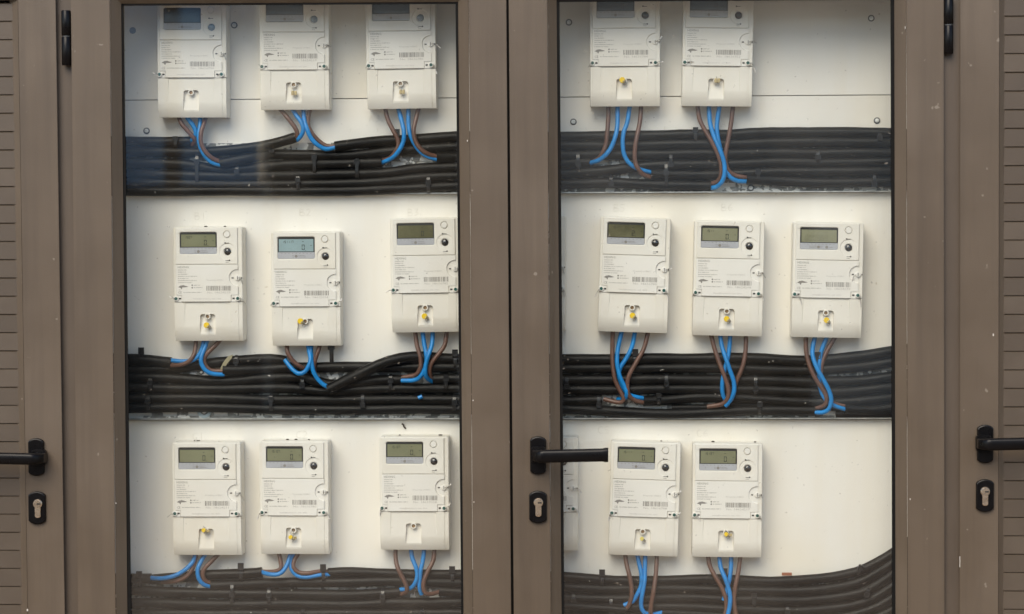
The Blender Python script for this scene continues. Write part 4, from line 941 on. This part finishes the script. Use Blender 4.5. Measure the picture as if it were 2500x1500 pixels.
def keyhole(cx, cy, hc, door, cyl_y):
    es = plate(cx, cy, 21.5, hc, 0.007, 'lock_plate', door, 8)
    kk = K(-0.007); c = P(cx+1, cyl_y, -0.007); r_ = 11.4*kk; mb = MB(); o_ = []
    for j in range(25):
        an = math.radians(-50+280*j/24); o_.append((r_*math.cos(an), r_*math.sin(an)))
    w_, hb = 7.2*kk, -33*kk
    for j in range(9):
        an = math.radians(180+180*j/8); o_.append((w_*math.cos(an), hb+3*kk+w_*math.sin(an)*.7))
    o_ = [(a, b) for a, b in o_]
    mb.loft([[Vector((c.x+a, y, c.z+b)) for a, b in o_] for y in (-0.004, -0.0100)] + [[Vector((c.x+a*.93, -0.0106, c.z+b*.97)) for a, b in o_]])
    cy_ = mb.build('key_cylinder', M['nickel'], es)
    mb = MB().disc(c.x, c.z, -0.0118, -0.0100, r_*.82, 24, 0.0004); mb.build('cylinder_plug', M['nickel'], es)
    kh = MB(); kh.box(c.x-1.5*kk, c.x+8*kk, -0.01215, -0.0116, c.z-1.5*kk, c.z+.9*kk)
    for q in (0, 3.2, 6.4): kh.box(c.x+q*kk, c.x+(q+1.5)*kk, -0.0121, -0.0116, c.z-2.6*kk, c.z+2.0*kk)
    kh.build('keyhole', M['dark'], es)
lever(1313.7, 1112, 1113, 1, 1485, dr, 1099, 1131); keyhole(1313.5, 1238, 40, dr, 1227)
lever(89.5, 1116, 1120, -1, -95, ll, 1107, 1136); keyhole(91.5, 1240, 41, ll, 1230)
lever(2404.5, 1084, 1085, 1, 2580, lr, 1071, 1101); keyhole(2404, 1210, 40, lr, 1200)

# paint chips on the frame, each a small flake of bare metal
chip = mat('bare_chip', (0.62, 0.58, 0.52), 0.6)
mb = MB()
for x, y, w_, h_ in ((2343.5, 1372, 1.2, 26), (2425, 818, 2.4, 6), (2222, 1219, 1.6, 4), (2210, 68, 1.2, 6), (1155, 978, 2, 3), (1157, 1226, 2, 3), (67, 1490, 3, 5), (1374, 180, 2, 3), (283, 1229, 2, 2), (1141, 344, 1.5, 4)):
    c = P(x, y, 0); q = K(0); mb.box(c.x-w_*q/2, c.x+w_*q/2, -0.0006, 0.002, c.z-h_*q/2, c.z+h_*q/2)
mb.build('paint_chip', chip, cab)

# ------------------------------------------------------------------ small loose things
c = P(1026, 970, .134); q = K(.134)
tag(MB().tube([Vector((c.x-5*q, .134, c.z-2*q)), Vector((c.x+5*q, .134, c.z+2*q))], 4.6*q, 8, False).build('wire_offcut', M['blue']), 'tiny blue wire offcut lying on the black cables below the third middle meter', 'offcut')
c = P(1921, 1402, .147)
tag(MB().box(c.x-12*q, c.x+12*q, .144, .152, c.z-3*q, c.z+3*q).build('copper_offcut', mat('rust_red_plastic', (.28, .10, .05), .6)), 'small rust red offcut resting on the cables below the bare board', 'offcut')
pts = [P(981, 1036, .158), P(985, 1037, .157), P(986, 1042, .157), P(991, 1047, .158)]
tag(MB().tube(spline(pts, .003), 1.9*K(.16), 6).build('dead_worm', M['mud']), 'small dark curled insect on the board above the third bottom meter', 'insect')
c = P(575, 897, .128)
film = MB(); o_ = [(-38, 22), (-30, 5), (-18, -10), (-6, -14), (-10, -4), (-22, 10), (-26, 24)]
film.loft([[P(575+a, 880+b, .130) for a, b in o_], [P(575+a, 880+b, .1325) for a, b in o_]])
tag(film.build('torn_wrap', mat('torn_clear_film', (.30, .27, .17), .3)), 'torn scrap of yellowish plastic film by the stripped cable under the first middle meter', 'plastic scrap')

# ------------------------------------------------------------------ the street opposite, seen only mirrored in the panes
def R_(px, py, W): q_ = P(px, py, W); return q_.x, q_.z
W = 13.0
x0, _ = R_(640, 0, W)
ob = empty('opposite_building', 'low ochre building with dark shopfronts across the yard', 'building')
xa, zt_ = R_(640, 290, W); xb, _ = R_(1115, 0, W); xc, _ = R_(1360, 0, W); xd, _ = R_(1990, 0, W); zt1 = R_(0, 480, W)[1]; zt0 = R_(640, 320, W)[1]
for b in ((x0-0.02, x0+0.0, 0, 3.6), (xb, xc, 0, 3.6), (xd, 9, 0, 3.6), (x0, xb, zt0, 3.6), (xc, xd, zt1, 3.6)):
    MB().box(b[0], b[1], -W-0.3, -W, b[2], b[3]).build('wall', M['facade'], ob)
MB().box(x0, 9, -W-3, -W-0.31, 0.0, 3.59).build('shopfront', M['shade'], ob)
MB().box(x0-0.1, 9.1, -W-3.2, -W+0.4, 3.6, 3.75).build('roof', M['facade'], ob)
gz0 = R_(640, 452, W)[1]
tag(MB().box(-9, x0-0.05, -W-0.12, -W-0.06, gz0+0.002, 3.4).build('sky_reflection_panel', mat('blue_painted_steel', (0.50, 0.74, 0.97), 0.5)), 'blue painted steel hoarding above the low stone wall', 'panel')  # added panel; its blue stands in for sky mirrored in the left pane
gx, gz = R_(640, 452, W)
tag(MB().box(-9, x0-0.03, -W-0.25, -W, 0, gz).build('garden_wall', M['gardenwall']), 'low dark stone wall across the yard', 'wall')
px_ = R_(418, 0, W-1)[0]
tag(MB().box(px_-0.05, px_+0.05, -W+1, -W+1.1, 0, 3.0).build('timber_post', M['trunk']), 'brown timber post standing before the low wall', 'post')
